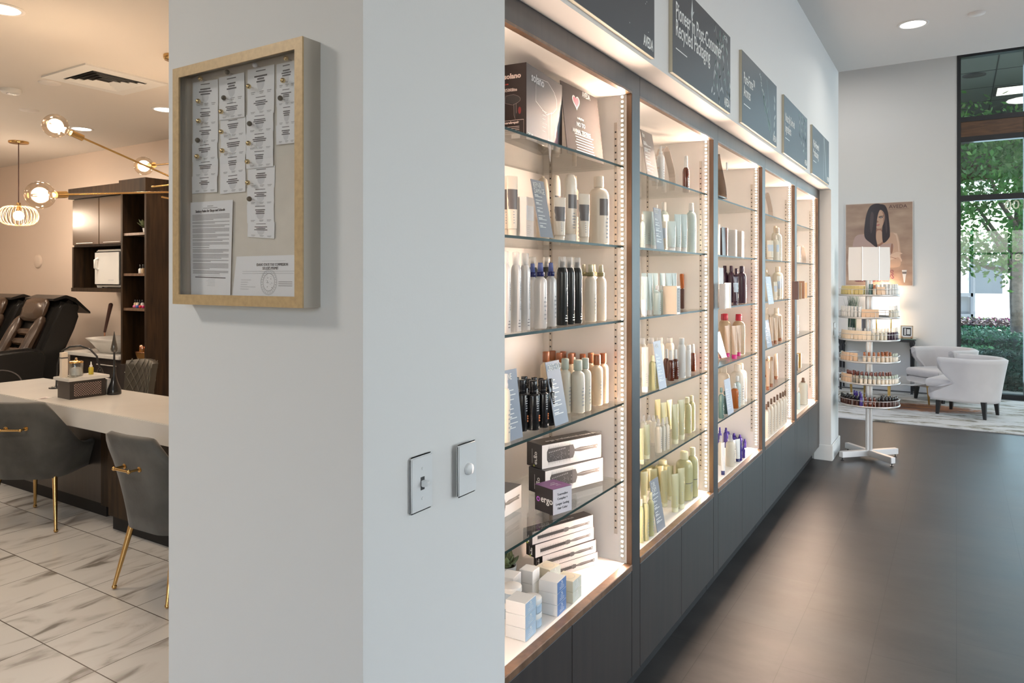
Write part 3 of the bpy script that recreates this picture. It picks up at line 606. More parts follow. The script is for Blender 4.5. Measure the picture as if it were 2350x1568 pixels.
bottle('tealc', 'small teal topped bottle', .03, .1, P_frost, P_teal, prof=BODYS)
def can(key, desc, bm_, cm, txt, tcol, W=.05, H=.24):
    r = W/2
    style(key, 'aerosol_can', 'can', desc, W, H, body(W,H,CANB,bm_,n=20), cap('clear_cap',W,H,[(.30,.825),(.33,.83),(.34,.99),(.31,1),(0,1)],cm,18),
      ('nozzle', lambda b: b.lathe([(.0,.83*H),(.2*W,.83*H),(.18*W,.93*H),(0,.93*H)], P_white if bm_ is not P_dark else P_black, 12)),
      ('lettering', lambda b: (wraptext(b, txt, .020, tcol, r*1.012, .27*H, True, 1.0, .55), lines(b, r*1.01, .05*H, .16*H, 3, tcol))))
can('air', 'white aerosol can with clear cap', P_silver, P_clear, 'air control', mat('mid_ink',(.2,.19,.2),.6))
can('force', 'dark aerosol can with clear cap', P_dark, P_clear, 'controlforce', P_white)
can('caero', 'cream aerosol can with clear cap', P_ivory, P_clear, '', P_ink)
can('slimcan', 'slim white capped canister', P_white, P_white, '', P_ink)
def tube_(key, desc, W, H, m, cm, lm=None, lz=(.45,.78), cat='tube', capn='cap'):
    def bd(b):
        R = []
        for t in (0,.15,.35,.55,.75,.9,.97,1):
            a = W*(.40+.10*min(1,t*1.6)); d = W*.36*(1-t)**.75+.0012; z = H*(.13+.87*t)
            R.append([(a*math.cos(2*PI*i/20), d*math.sin(2*PI*i/20), z) for i in range(20)])
        b.rings(R, m)
    def lb(b, ml, z0, z1, ins=0, wd=.98):
        R = []
        for k in range(5):
            z = z0+(z1-z0)*k/4; t = (z-.13)/.87; a = W*(.40+.10*min(1,t*1.6))*wd; d = W*.36*(1-t)**.75+.0022
            R.append([(a*math.sin(x), -d*math.cos(x), z*H) for x in [(-1.3+2.6*i/8) for i in range(9)]])
        b.rings(R, ml, False, False, closed=False)
    def pr(b):
        if lm: lb(b, lm, *lz)
        for j in range(5): lb(b, P_ink, .22+.045*j, .232+.045*j, wd=.45-.05*(j%3))
    style(key, 'tube', cat, desc, W, H, ('tube_body', bd), (capn, lambda b: b.lathe([(W*.37,0),(W*.38,.004),(W*.385,H*.128),(0,H*.13)], cm, 20, ell=.85)), ('print', pr))
tube_('t_gl', 'cream tube with grey label', .05, .2, P_ivory, P_ivory, P_lgrey)
tube_('t_aq', 'pale aqua tube', .045, .19, P_paleg, P_white); tube_('t_gr', 'pale green tube', .05, .22, P_greent, P_greenc); tube_('t_wh', 'small white tube', .04, .14, P_white, P_white)
tube_('t_mag', 'tan tube with magenta cap', .045, .17, P_tant, P_mag); tube_('t_blu', 'white tube with blue cap', .035, .15, P_white, P_blue); tube_('t_tan', 'tan tube with brown cap', .04, .17, P_tant, P_brcap)
tube_('t_plum', 'plum and silver tube', .04, .16, P_purple, P_purple, P_lblue); tube_('t_crm', 'ivory tube', .045, .18, P_ivory, P_white); tube_('t_lb', 'ivory tube with blue label', .045, .18, P_frost, P_ivory, P_lblue)
PLACED = {}; NOTE = []
SN = ['top shelf','second shelf','third shelf','fourth shelf','fifth shelf','bottom board']
def shz(s): return (SHZ+[BZ])[s]+.0004
def register(o, cab, s, key, desc, px):
    NOTE.append((o, cab, s, key, desc, px))
def getproto(k):
    S = STY[k]
    if S['proto'] is None:
        r = thing(S['obj'], S['desc'], S['cat'])
        for nm, fn in S['parts']:
            b = MB(); fn(b); b.build(nm, r)
        S['proto'] = r; return r
    return copy_tree(S['proto'])
def free(key, x, y, r):
    return all((x-a)**2+(y-b)**2 > (r+q)**2*.94 for a, b, q in PLACED.get(key, []))
def put(cab, s, k, px, w, ytop, row=None, base=None, hfix=None):
    z = shz(s); rr = w*.5*3/FPX
    x0 = CX0+cab*PITCH; xmax = x0+PITCH-STILE-.014
    if base is not None:
        p = onz(px, base, z); Y0 = p.y + w*(p.x*CD[0]+p.y*CD[1])/FPX*.35
    else: Y0 = RY_+row
    best = None
    for st in range(0, 60):
        for sg in ((1,-1) if st else (1,)):
            Y = Y0+sg*st*.006
            X, d = atY(px, Y); r = w*d/FPX/2
            if Y-r < RY_+.032 or Y+r > BKY-.006: continue
            if X-r < x0+.006: X = x0+.006+r
            if X+r > xmax: X = xmax-r
            if free((cab,s), X, Y, r): best = (X, Y, d, r); break
        if best: break
    if not best:
        Y = min(max(Y0, RY_+.05), BKY-.04); X, d = atY(px, Y); best = (X, Y, d, w*d/FPX/2*.8); print('CROWDED', cab, s, k, px)
    X, Y, d, r = best; PLACED.setdefault((cab,s), []).append((X, Y, r))
    h = (hfix or (zat(ytop, d)-z)); S = STY[k]
    lim = (SHZ[s-1] if s else TOPZ)-.012-z
    h = min(h, lim)
    o = getproto(k); o.location = (X, Y, z); f = 2*r/S['W']; tb = k[:2] == 't_'; o.scale = (f*(1.16 if tb else 1), f, h/S['H']); o.rotation_euler.z = math.radians((-26 if tb else -10)+random.uniform(-6, 6))
    register(o, cab, s, k, S['desc'], px); return o
def frame_from(o3, ang): return T(*o3) @ RZ(ang)
def card(cab, s, pxl, pxr, base, pxt, ytop, m, title, desc, px=None, name='info_card', body_lines=True, cat='card', stripes=False):
    z = shz(s); B_ = onz(pxr, base, z); Ax = atY(pxl, B_.y)[0]; A = Vector((Ax, B_.y, z)); Bx = B_.x; W = Bx-Ax; Xc = (Ax+Bx)/2
    yt, d = atX(pxt, Xc); zt = zat(ytop, d); H = math.hypot(zt-z, yt-A.y); lean = math.atan2(yt-A.y, zt-z)
    r = thing(name, desc, cat, (Xc, A.y, z)); r.rotation_euler = (-lean, 0, 0)
    MB().box((-W/2,0,0),(W/2,.002,H),m).build('card_panel', r)
    t = MB(); t1 = P_white
    for j, ln in enumerate(title): t.text(ln, min(W*.24,.024), t1, T(-W*.42,-.0006,H*.86-j*W*.23) @ MF @ Matrix.Scale(1.3,4,(0,1,0)), .82 if max(map(len,title)) < 9 else .62)
    if body_lines:
        q = random.Random(int(pxl)); n = 9
        for j in range(n):
            zz = H*(.70-.6*j/n); w_ = W*q.uniform(.35,.7); t.box((-W*.42,-.0007,zz),(-W*.42+w_,-.0003,zz+H*.012),t1)
            if j % 2 == 0: t.box((-W*.42,-.0007,zz+H*.022),(-W*.42+w_*.5,-.0003,zz+H*.038),t1)
    if stripes:
        for j in range(12): t.box((-W*.5,-.0008,H*(.08*j)),(W*.5,-.0002,H*(.08*j+.03)),P_white)
    t.build('printed_text', r)
    st = MB(); a = math.tan(lean+.15); st.quad((-W*.3,.002,H*.7),(W*.3,.002,H*.7),(W*.3,H*.7*a*1.0+.004,.0+H*.7*(1-1)+.002),(-W*.3,H*.7*a+.004,.002),m)
    if yt+.02 < BKY: pass
    PLACED.setdefault((cab,s), []).extend([(A.x+W*u, A.y, .006) for u in (.15,.4,.6,.85)])
    register(r, cab, s, 'card'+desc, desc, pxl); return r
def carton(cab, s, loc, rz, dims, m, desc, name='carton', cat='box', front=None, left=None, top=None, reg=True, px=0):
    L, D, H = dims; r = thing(name, desc, cat, loc, rz)
    MB().box((0,0,0),(L,D,H),m).build('carton_body', r, bevel=.0012, seg=1)
    for nm, f in (('front_panel',front),('end_panel',left),('top_panel',top)):
        if f: b = MB(); f(b, L, D, H); b.build(nm, r)
    if reg: register(r, cab, s, name+desc, desc, px)
    n = max(2, int(L/.03))
    c_, s_ = math.cos(rz), math.sin(rz)
    if loc[2] < shz(s)+.03:
        for i in range(n+1):
            for j in (0,.5,1):
                lx, ly = L*i/n, D*j; PLACED.setdefault((cab,s), []).append((loc[0]+lx*c_-ly*s_, loc[1]+lx*s_+ly*c_, .012))
    return r
# ---- brush cartons
brush_m = pm('printed_brush', (.035,.030,.028), .4); brush2 = pm('printed_brush_grey', (.10,.09,.085), .4); hl = pm('printed_highlight', (.45,.43,.42), .4); blkc = P_boxblk; lav = pm('lavender_carton', (.56,.54,.58), .4); purple_c = pm('purple_carton', (.17,.055,.19), .35); limep = pm('lime_print', (.45,.50,.08), .4)
def brush_front(slim=False):
    def f(b, L, D, H):
        y = -.0004; rb = random.Random(5)
        b.box((0.0008,-.0003,0.0008),(L-.0008,0,H-.0008), P_box if not slim else pm('pinkish_carton',(.66,.58,.54),.4))
        def pg(pts, m, dy=0): b.add([(x, y-dy, z) for x, z in pts], [tuple(range(len(pts)))], m)
        if not slim:
            bx0, bx1 = L*.10, L*.46; zc = H*.52; hh = H*.28
            pg([(bx0,zc-hh),(bx1,zc-hh),(bx1,zc+hh),(bx0,zc+hh),(bx0-L*.02,zc+hh*.6),(bx0-L*.02,zc-hh*.6)], brush_m)
            for i in range(44):
                x = bx0+(bx1-bx0)*i/43
                for sg in (1,-1): l_ = H*rb.uniform(.10,.18); dx = rb.uniform(-.002,.002); pg([(x-.0004,zc+sg*hh),(x+.0004,zc+sg*hh),(x+dx,zc+sg*(hh+l_))], brush_m)
            pg([(bx1-.002,zc-hh*1.05),(bx1+L*.05,zc-hh*1.0),(bx1+L*.075,zc-hh*.3),(bx1+L*.075,zc+hh*.3),(bx1+L*.05,zc+hh),(bx1-.002,zc+hh*1.05)], brush2, .0001)
            for i in range(10): pg([(bx0+.005+i*.008+.0025*math.cos(a*PI/4), zc+hh*.45+i*.0006+.0022*math.sin(a*PI/4)) for a in range(8)], hl, .0002); pg([(bx0+.005+i*.008+.0015*math.cos(a*PI/4), zc+hh*.45+i*.0006+.0012*math.sin(a*PI/4)) for a in range(8)], brush_m, .0003)
            for i in range(50): x = rb.uniform(bx0,bx1-.004); z = zc+rb.uniform(-.9,.25)*hh; pg([(x,z),(x+.0012,z),(x+.0012,z+.0016),(x,z+.0016)], hl, .0002)
            x0, hz = bx1+L*.075, zc+H*.02
        else:
            bx0, bx1 = L*.08, L*.50; zc = H*.45; hh = H*.12
            pg([(bx0,zc-hh),(bx1,zc-hh),(bx1,zc+hh),(bx0,zc+hh)], brush_m)
            for i in range(30):
                x = bx0+(bx1-bx0)*i/29
                for sg in (1,-1): l_ = H*rb.uniform(.12,.2); pg([(x-.0006,zc+sg*hh),(x+.0006,zc+sg*hh),(x+.0015,zc+sg*(hh+l_))], brush_m)
            pg([(bx1,zc-hh*1.1),(bx1+L*.03,zc-hh*1.5),(bx1+L*.08,zc-hh*1.1),(bx1+L*.08,zc+hh*1.1),(bx1+L*.03,zc+hh*1.5),(bx1,zc+hh*1.1)], brush2, .0001)
            x0, hz = bx1+L*.08, zc
        k = 1 if not slim else 1.25
        hw = H*.05*k
        pg([(x0,hz-hw),(x0+L*.1,hz-hw*1.9),(x0+L*.27,hz-hw*1.5),(L*.93,hz-hw*1.9),(L*.94,hz+hw*1.9),(x0+L*.27,hz+hw*1.5),(x0+L*.1,hz+hw*1.9),(x0,hz+hw)], brush2, .0001)
        pg([(x0+L*.02,hz+hw*.3),(L*.86,hz+hw*.2),(L*.86,hz+hw*.5),(x0+L*.02,hz+hw*.5)], hl, .0002)
        pg([(L*.915+.0022*math.cos(a*PI/4), hz+.0022*math.sin(a*PI/4)) for a in range(8)], P_white, .0003)
    return f
MLF = Matrix(((0,0,-1,0),(-1,0,0,0),(0,1,0,0),(0,0,0,1)))   # text on the face toward -X, reads toward -Y
def ergo_end(vert=True, em=limep):
    def f(b, L, D, H):
        b.box((-.0003,0.001,0.001),(0,D-.001,H-.001), blkc)
        if vert:
            Mx = T(-.0006, D*.45, H*.12) @ Matrix(((0,0,-1,0),(0,-1,0,0),(1,0,0,0),(0,0,0,1)))
            b.text('ergo', H*.30, P_white, Mx, 1, bold=.0002); b.box((-.0007,D*.62,H*.15),(-.0004,D*.64,H*.75),hl); b.sphere((-.0006,D*.5,H*.07),.0035,em,6)
        else:
            b.text('ergo', D*.36, P_white, T(-.0006, D*.66, H*.40) @ MLF, 1, bold=.0003)
            R = [[( -.0006, D*.80+rr*math.cos(a*PI/8), H*.47+rr*math.sin(a*PI/8)) for a in range(16)] for rr in (D*.095, D*.055)]
            b.rings(R, em, False, False, False)
    return f
def ergo_top(txt):
    def f(b, L, D, H):
        b.box((0.001,0.001,H),(L-.001,D-.001,H+.0004), blkc)
        b.text(txt, D*.30, hl, T(L*.16, D*.35, H+.0007), .9)
    return f
zs = shz(4)
HB = .0845
carton(0,4,(2.134,1.194,zs),math.radians(-18),(.289,.085,HB),blkc,'round brush carton under another, behind purple topped cube',name='brush_carton',front=brush_front(),left=ergo_end(),top=ergo_top(''),reg=False)
carton(0,4,(2.147,1.214,zs+HB+.0004),math.radians(-20.5),(.285,.083,.083),blkc,'round brush carton stacked on top, beneath the fourth shelf',name='brush_carton',front=brush_front(),left=ergo_end(),top=ergo_top('ergo professional round brush'),reg=False)
carton(0,4,(1.755,1.185,zs),math.radians(4),(.235,.075,.075),blkc,'round brush carton lying left of the purple topped cube',name='brush_carton',front=brush_front(),left=ergo_end(),top=ergo_top(''),reg=False)
carton(0,4,(1.66,1.255,zs+.0754),math.radians(14),(.235,.075,.082),blkc,'tilted round brush carton at the left edge of the fifth shelf',name='brush_carton',front=brush_front(),left=ergo_end(),top=ergo_top(''),reg=False).location.y = 1.20
def cube_top(b, L, D, H):
    b.box((0,0,H),(L,D,H+.0004),purple_c)
    for j, t_ in enumerate(('Two','Brushes','One')): b.text(t_, .011, lav, T(L*.7, D*(.35+.16*j), H+.0006) @ RZ(PI), .9)
def cube_front(b, L, D, H):
    b.box((0.0005,-.0003,0.0005),(L-.0005,0,H-.0005),lav)
    for j, t_ in enumerate(('Tourmaline','Complex +','Longer Lasting','Hair Color')): b.text(t_, .0105, ink, T(L*.5,-.0006,H*(.72-.17*j-(.03 if j > 1 else 0))) @ MF, .95, align='CENTER', bold=.0001)
carton(0,4,(1.971,1.075,zs),math.radians(-17.5),(.084,.084,.081),blkc,'small cube carton with purple top and ergo lettering',name='cube_carton',front=cube_front,left=ergo_end(False, pm('violet_print',(.45,.12,.6),.4)),top=cube_top,reg=False)
zb = shz(5)
for j, (x, y, a, nm) in enumerate([(2.160,1.212,-21,'lowest'),(2.152,1.215,-21,'second lowest'),(2.120,1.225,-19,'second highest')]):
    carton(0,5,(x,y,zb+j*.0462),math.radians(a),(.255 if j < 2 else .285,.048,.0458),blkc,'%s slim brush carton in the stack on the bottom board' % nm,name='brush_carton',front=brush_front(True),left=ergo_end(),top=ergo_top('' if j < 2 else 'ergo'),reg=False)
carton(0,5,(2.112,1.232,zb+3*.0462),math.radians(-20),(.29,.05,.045),blkc,'topmost slim brush carton in the stack on the bottom board',name='brush_carton',front=brush_front(True),left=ergo_end(),top=ergo_top('ergo professional round brush'),reg=False)
# ---- jars and little cartons on the bottom board of the nearest cabinet
lb1 = pm('pale_blue_side', (.38,.50,.62), .4); lb2 = pm('deep_blue_side', (.10,.20,.42), .4); sg1 = pm('sage_side', (.55,.58,.52), .4); cartw = pm('white_jar_carton', (.64,.66,.67), .4)
def jar_front(m, tm=P_white):
    def f(b, L, D, H):
        b.box((.0006,-.0003,.0006),(L-.0006,0,H-.0006),m); q = random.Random(2)
        for j in range(4): w_ = q.uniform(.25,.5)*L; b.box((L*.5-w_/2,-.0006,H*(.22+.14*j)),(L*.5+w_/2,-.0003,H*(.25+.14*j)),tm)
        b.add([(L*.5+L*.06*math.cos(a*PI/3),-.0006,H*.82+L*.05*math.sin(a*PI/3)) for a in range(6)],[tuple(range(6))],tm)
    return f
def stackc(px, py, n, L, D, H, rz, fm_, desc, mt=cartw, topf=None):
    p = onz(px, py, zb)
    for j in range(n):
        nm = {1:['']}.get(n, ['lowest ','middle ','topmost '] if n == 3 else ['lower ','upper '])[j]
        carton(0,5,(p.x,p.y,zb+j*(H+.0003)),math.radians(rz),(L,D,H),mt,(nm+desc).strip(),name='jar_carton',front=jar_front(fm_),top=topf if j == n-1 else None,reg=False)
stackc(1205.6,1474.5,3,.067,.066,.0365,3,lb1,'white jar carton with pale blue front, near stack')
stackc(1279,1417,3,.068,.064,.035,4,lb2,'white jar carton with deep blue front')
def lidtop(b, L, D, H): R = [[(L/2+L*.36*k*math.cos(a*PI/12), D/2+D*.36*k*math.sin(a*PI/12), H+.0004) for a in range(24)] for k in (1,.9)]; b.rings(R, hl, False, False, False); b.add(R[1], [tuple(range(24))], pm('cream_lid',(.60,.54,.42),.4))
stackc(1314.5,1386.5,2,.066,.066,.0355,2,sg1,'cream jar carton with round lid print, right of the blue stack',pm('cream_jar_carton',(.60,.57,.46),.4),lidtop)
stackc(1262,1358,2,.064,.060,.0355,-6,sg1,'cream jar carton with round lid print, behind the blue stack',pm('cream_jar_carton',(.60,.57,.46),.4),lidtop)
stackc(1178,1392,2,.062,.050,.044,8,cartw,'plain white jar carton, beside the white plant pot')
stackc(1222,1372,2,.05,.05,.042,2,cartw,'plain white jar carton, behind the stacked round jars')
def jar(px, py, n, R, H, desc):
    p = onz(px, py, zb); p.y += R
    for j in range(n):
        r = thing('cream_jar', ('upper ' if j else ('lower ' if n > 1 else ''))+desc, 'jar', (p.x,p.y,zb+j*(H+.0004)))
        b = MB(); b.lathe([(R*.93,0),(R,.002),(R,H*.62),(R*.96,H*.66)], pm('frosted_blue_jar',(.36,.45,.53),.25), 28); b.build('jar_body', r)
        b = MB(); b.lathe([(R*1.0,H*.66),(R*1.02,H*.68),(R*1.02,H*.96),(R*.98,H),(0,H)], P_white, 28); b.build('lid', r)
        b = MB(); arc(b, R*1.006, H*.1, H*.55, -.5, 1.0, lb1); b.build('label', r)
jar(1240,1441,2,.030,.043,'round blue and white cream jar of the stacked pair'); jar(1194,1420,2,.030,.048,'round white cream jar behind the pale blue cartons')
# ---- potted succulent and agave
leafs = mat('succulent_leaf', (.13,.17,.08), .5, var=.3, vscale=20); leafd = mat('agave_leaf', (.05,.10,.045), .4, var=.3, vscale=15); soil = mat('gravel_soil', (.05,.035,.025), .9, bump=.6, bscale=120)
def succ(loc, R, Hp, label, lm=leafs, n=26, L=.035, wd=.011, up=.5, seed=1):
    r = thing('potted_plant', label, 'plant', loc); q = random.Random(seed)
    MB().lathe([(R*.8,0),(R*.85,.003),(R,Hp),(R*.9,Hp),(R*.88,Hp-.008),(0,Hp-.008)], pm('white_ceramic',(.70,.70,.68),.35), 24).build('pot', r)
    MB().lathe([(0,Hp-.007),(R*.87,Hp-.007)], soil, 20, cap0=False, cap1=False).build('soil', r)
    b = MB()
    for i in range(n):
        a = q.uniform(0, 2*PI); e = q.uniform(.1, 1)*up+.25; l_ = L*q.uniform(.6,1.1); cx, cy = R*.5*q.uniform(0,1)*math.cos(a), R*.5*q.uniform(0,1)*math.sin(a)
        d = Vector((math.cos(a)*math.cos(e), math.sin(a)*math.cos(e), math.sin(e))); sd = Vector((-math.sin(a), math.cos(a), 0)); nn = d.cross(sd)
        R_ = []
        for t, w_ in ((0,.5),(.35,1),(.7,.85),(.95,.25),(1,.03)):
            c = Vector((cx,cy,Hp-.004))+d*l_*t+Vector((0,0,l_*.15*t*t)); R_.append([tuple(c+sd*wd*w_+nn*.0*wd), tuple(c-nn*wd*.22*w_), tuple(c-sd*wd*w_), tuple(c+nn*wd*.30*w_)])
        b.rings(R_, lm)
    b.build('leaves', r); return r
succ((2.085,1.318,zb),.034,.062,'succulent in white pot left of the slim brush cartons', L=.045, wd=.012, up=.9); PLACED.setdefault((0,5),[]).append((2.09,1.31,.035))
succ((1.62,1.19,shz(0)),.04,.05,'pointed leaf plant at the left of the top shelf', leafd, 12, .135, .022, .9, 4)
# ---- top shelf: dryer box and shelf cards
dryer_l = pm('printed_dryer_line', (.42,.41,.42), .35)
def dryer(b, x, z, s, m, y=-.0006, flip=1):
    dk = pm('printed_dryer_body', (.035,.03,.03), .4)
    b.add([(x+q*s, y+.0001, z+w_*s) for q, w_ in ((0,.30),(.05,.48),(.55,.52),(.85,.40),(.98,.28),(.98,.12),(.80,.0),(.74,-.05),(.76,-.55),(.66,-.95),(.58,-.7),(.56,-.05),(.0,.05))], [tuple(range(13))], dk)
    pts = [(0,.30),(.05,.48),(.55,.52),(.85,.40),(.98,.28),(.98,.12),(.80,.0),(.6,-.06),(.5,-.1),(.0,.05)]
    for i in range(len(pts)):
        (a, c), (d, e) = pts[i], pts[(i+1) % len(pts)]
        stem(b, [(x+a*s, z+c*s), (x+d*s, z+e*s)], s*.007, m, y)
    stem(b, [(x+.56*s,z-.05*s),(x+.58*s,z-.7*s),(x+.66*s,z-.95*s)], s*.007, m, y); stem(b, [(x+.72*s,z),(x+.74*s,z-.6*s)], s*.007, m, y)
    b.add([(x+.95*s+.10*s*math.cos(a*PI/5), y, z-.45*s+.22*s*math.sin(a*PI/5)) for a in range(10)], [tuple(range(10))], pm('dark_red_print',(.20,.03,.03),.3))
blbox = pm('black_gloss_carton', (.022,.012,.010), .38, coat=.15)
def sol_front(b, L, D, H):
    b.text('solano', .037, dryer_l, T(L*.12,-.0006,H*.80) @ MF, 1, bold=.0009); dryer(b, L*.24, H*.52, L*.60, dryer_l)
    for j in range(6): b.box((L*.42,-.0006,H*(.20+.055*j)),(L*(.50+.02*(j%3)),-.0003,H*(.205+.055*j)),dryer_l)
    b.text('3500', .018, P_white, T(L*.04,-.0006,H*.04) @ MF, 1, bold=.0004); b.box((L*.8,-.0006,H*.05),(L*.95,-.0003,H*.06),dryer_l)
def sol_left(b, L, D, H):
    t_ = pm('pinkish_print',(.62,.50,.45),.4)
    b.text('solano', .0215, t_, T(-.0006, D-.008, H*.81) @ MLF, 1, bold=.0007); b.text('3500lite', .0135, t_, T(-.0006, D-.008, H*.64) @ MLF, 1, bold=.0003)
    b.text('SUPER', .0055, pm('red_print',(.5,.06,.04),.4), T(-.0006, D-.008, H*.73) @ MLF, 1)
    old = b.M; b.M = old @ Matrix(((0,1,0,0),(-1,0,0,D-.012),(0,0,1,0),(0,0,0,1))); dryer(b, 0, H*.48, D*.62, t_); b.M = old
    b.text('care&repair', .0098, t_, T(-.0006, D-.011, H*.215) @ MLF, 1, bold=.0003)
    for j in range(5): b.box((-.0006,D*.28,H*(.17-.022*j)),(-.0003,D*.86,H*(.176-.022*j)),t_)
    for a, c in (((.10,.07),(.90,.075)),((.10,.255),(.90,.26))): b.box((-.0006,D*a[0],H*a[1]),(-.0003,D*c[0],H*c[1]),t_)
    b.box((-.0006,D*.10,H*.07),(-.0003,D*.105,H*.26),t_); b.box((-.0006,D*.895,H*.07),(-.0003,D*.90,H*.26),t_)
    b.box((-.0006,D*.25,.004),(-.0003,D*.6,.018),P_white)
carton(0,0,(1.825,1.085,shz(0)),math.radians(6),(.285,.082,.228),blbox,'black hair dryer carton printed solano',name='dryer_carton',front=sol_front,left=sol_left,reg=False)
r = card(0,0,1303,1386,378,1330,206,pm('dark_taupe_card',(.045,.036,.032),.6,spec=.15),[''],'dark card reading NO TO ANIMAL TESTING with pink heart',name='shelf_card',body_lines=False)
Wc = .22
b = MB(); b.text('AVEDA', .022, P_white, T(.015,-.0008,.225) @ MF @ Matrix.Scale(1.3,4,(0,1,0)), .9, bold=.0003)
for j, (s_, q_) in enumerate((('cruelty free',.012),('NO TO',.022),('ANIMAL TESTING',.020))): b.text(s_, q_, P_white, T(-.02,-.0008,.135-.026*j) @ MF @ RY(0), .9, align='CENTER', bold=.0003)
for k, (mm, off) in enumerate(((P_white,1.0),(pm('pink_heart',(.70,.16,.22),.4),.78))):
    pts = [(16*math.sin(t_)**3*.0018*off, (13*math.cos(t_)-5*math.cos(2*t_)-2*math.cos(3*t_)-math.cos(4*t_))*.0018*off) for t_ in [2*PI*i/28 for i in range(28)]]
    b.add([(-.04+x, -.0007-.0003*k, .195+z) for x, z in pts], [tuple(range(28))], mm)
for j in range(8): b.box((-.075+.004*(j%3),-.0006,.078-.0095*j),(.07-.006*((j*2)%3),-.0002,.081-.0095*j),P_white)
b.build('heart_print', r)
# ---- cartons of the other shelves
def wbox(cab, s, pxl, base, L, D, H, rz, m, desc, fr=None, nm='carton', top=None):
    z = shz(s); p = onz(pxl, base, z) if s != 1 else Vector((atY(pxl, RY_+base)[0], RY_+base, z))
    return carton(cab,s,(p.x,p.y,z),math.radians(rz),(L,D,H),m,desc,name=nm,front=fr,top=top,px=pxl)
def lbl(m, a, b_):
    def f(b, L, D, H):
        b.box((.001,-.0003,H*a),(L-.001,0,H*b_),m)
        for j in range(5): b.box((L*.1,-.0005,H*(.08+.05*j)),(L*(.5+.08*(j%3)),-.0001,H*(.09+.05*j)),hl)
    return f
# ---- shelf stock: (cabinet, shelf, style, centre px, width px, top py, row depth) or base py
F = 'b'
def many(cab, s, rows):
    for r_ in rows:
        k, px, w_, yt, q = r_[:5]
        if q > 5: put(cab, s, k, px, w_, yt, base=q)
        else: put(cab, s, k, px, w_, yt, row=q)
# nearest cabinet
many(0,1,[('t_gl',1175.5,25,404,.075),('t_gl',1158,22,404,.10),('cr_gl',1374,47,405,.085),('oval',1309,37,400,.115),('oval',1276,28,402,.22),('t_gl',1284,28,453,.07),('t_gl',1340,26,445,.075),('cr_gl',1338,22,410,.22),('cone',1246,34,405,.25)])
many(0,2,[('air',1160,24,577,.07),('air',1184,24,579,.07),('air',1205,24,581,.072),('spr_b',1240,30,603,.07),('spr_b',1264,26,603,.09),('spr_b',1222,25,605,.12),('force',1290,26,589,.085),('force',1307,24,590,.085),('force',1324,24,591,.09),
 ('force',1222,26,590,.25),('force',1254,25,590,.25),('spr_o',1355,27,607,.09),('spr_o',1366,24,607,.14),('spr_o',1379,24,608,.085),('spr_o',1340,22,607,.17)])
many(0,3,[('blk',1223,31,874,990),('blk',1246,25,872,984),('blk',1261,25,869,979),('blk',1198,26,872,.10),('blk',1184,24,866,.16),('blk',1203,24,864,.22),('blk',1226,22,866,.19),('blk',1241,22,868,.24),('blk',1212,22,870,.27),
 ('amb',1370,27,814,933),('amb',1384,25,811,928),('sage',1326,32,826,951),('sage',1343,27,822,946),('sage',1297,28,823,.125),('sage',1313,26,820,.20),
 ('amb',1253,26,807,.27),('amb',1268,24,805,.31),('amb',1283,24,810,.26),('amb',1296,24,806,.31),('amb',1324,24,808,.27),('amb',1310,22,812,.31),('amb',1338,22,812,.30),('amb',1356,24,810,.17),('spray',1160,22,858,1018)])
# second cabinet
many(1,0,[('pump_w',1516,17,335,.12),('ambs',1574,15,358,.10)])
many(1,1,[('sm_w',1475,11,492,.06),('t_aq',1485,21,485,.08),('t_aq',1500,12,486,.09),('t_lb',1522,18,508,.15),('t_aq',1541,21,508,.065),('t_aq',1555,18,492,.08),('t_aq',1569,17,492,.075),('pale',1586,23,466,.09),('pale',1538,22,468,.24),('pump_w',1507,17,470,.26),('t_aq',1528,18,493,.22)])
many(1,2,[('t_aq',1478,17,635,.07),('t_aq',1492,14,635,.08),('sm_w',1508,17,655,.055),('sm_w',1519,13,655,.07),('t_aq',1534,17,627,.09),('t_aq',1547,14,627,.09),('t_aq',1478,15,627,.20),('t_aq',1492,15,627,.20),('t_aq',1504,14,627,.19),('t_aq',1520,13,627,.19),('t_wh',1477,13,688,.045)])
many(1,3,[('t_crm',1480,18,797,903),('grs',1497,16,816,898),('grs',1508,13,816,893),('ambs',1539,16,804,876),('ambs',1550,14,802,872),('ambs',1529,14,801,.12),('slimcan',1564,18,776,870),('slimcan',1579,13,792,866),('ambs',1590,13,790,.09),('ambs',1598,12,788,.10),('caero',1474,20,775,.22),('caero',1494,20,775,.22),('caero',1514,20,775,.22),('caero',1537,20,775,.20),('caero',1524,18,775,.30)])
many(1,4,[('t_gr',1549,19,928,1023),('t_gr',1563,18,918,1013),('grs',1577,19,912,998),('grs',1587,16,908,992),('t_gr',1509,16,917,.26),('t_gr',1523,18,924,.17),('t_gr',1536,16,918,.19),('spray',1511,16,962,1042),('spray',1521,13,960,1037),('spray',1530,12,957,1034),('t_gr',1484,17,975,1057),('t_gr',1473,12,983,1068),('spray',1477,14,953,.18),('spray',1489,14,953,.19),('spray',1500,14,954,.15),('spray',1508,12,954,.20)])
many(1,5,[('grbig',1570,38,1036,1158),('grbig',1589,25,1027,1147),('t_gr',1549,19,1088,1181),('t_gr',1563,17,1075,1173),('grs',1480,18,1137,1246),('grs',1493,16,1130,1238),('grbig',1538,36,1045,.24),('grbig',1552,30,1020,.29),('t_gr',1524,19,1080,.13),('t_gr',1538,17,1070,.14),('t_gr',1500,18,1077,.18),('t_gr',1515,17,1070,.21),('t_gr',1478,17,1083,.24),('t_gr',1490,16,1075,.28),('grs',1472,10,1145,.05)])
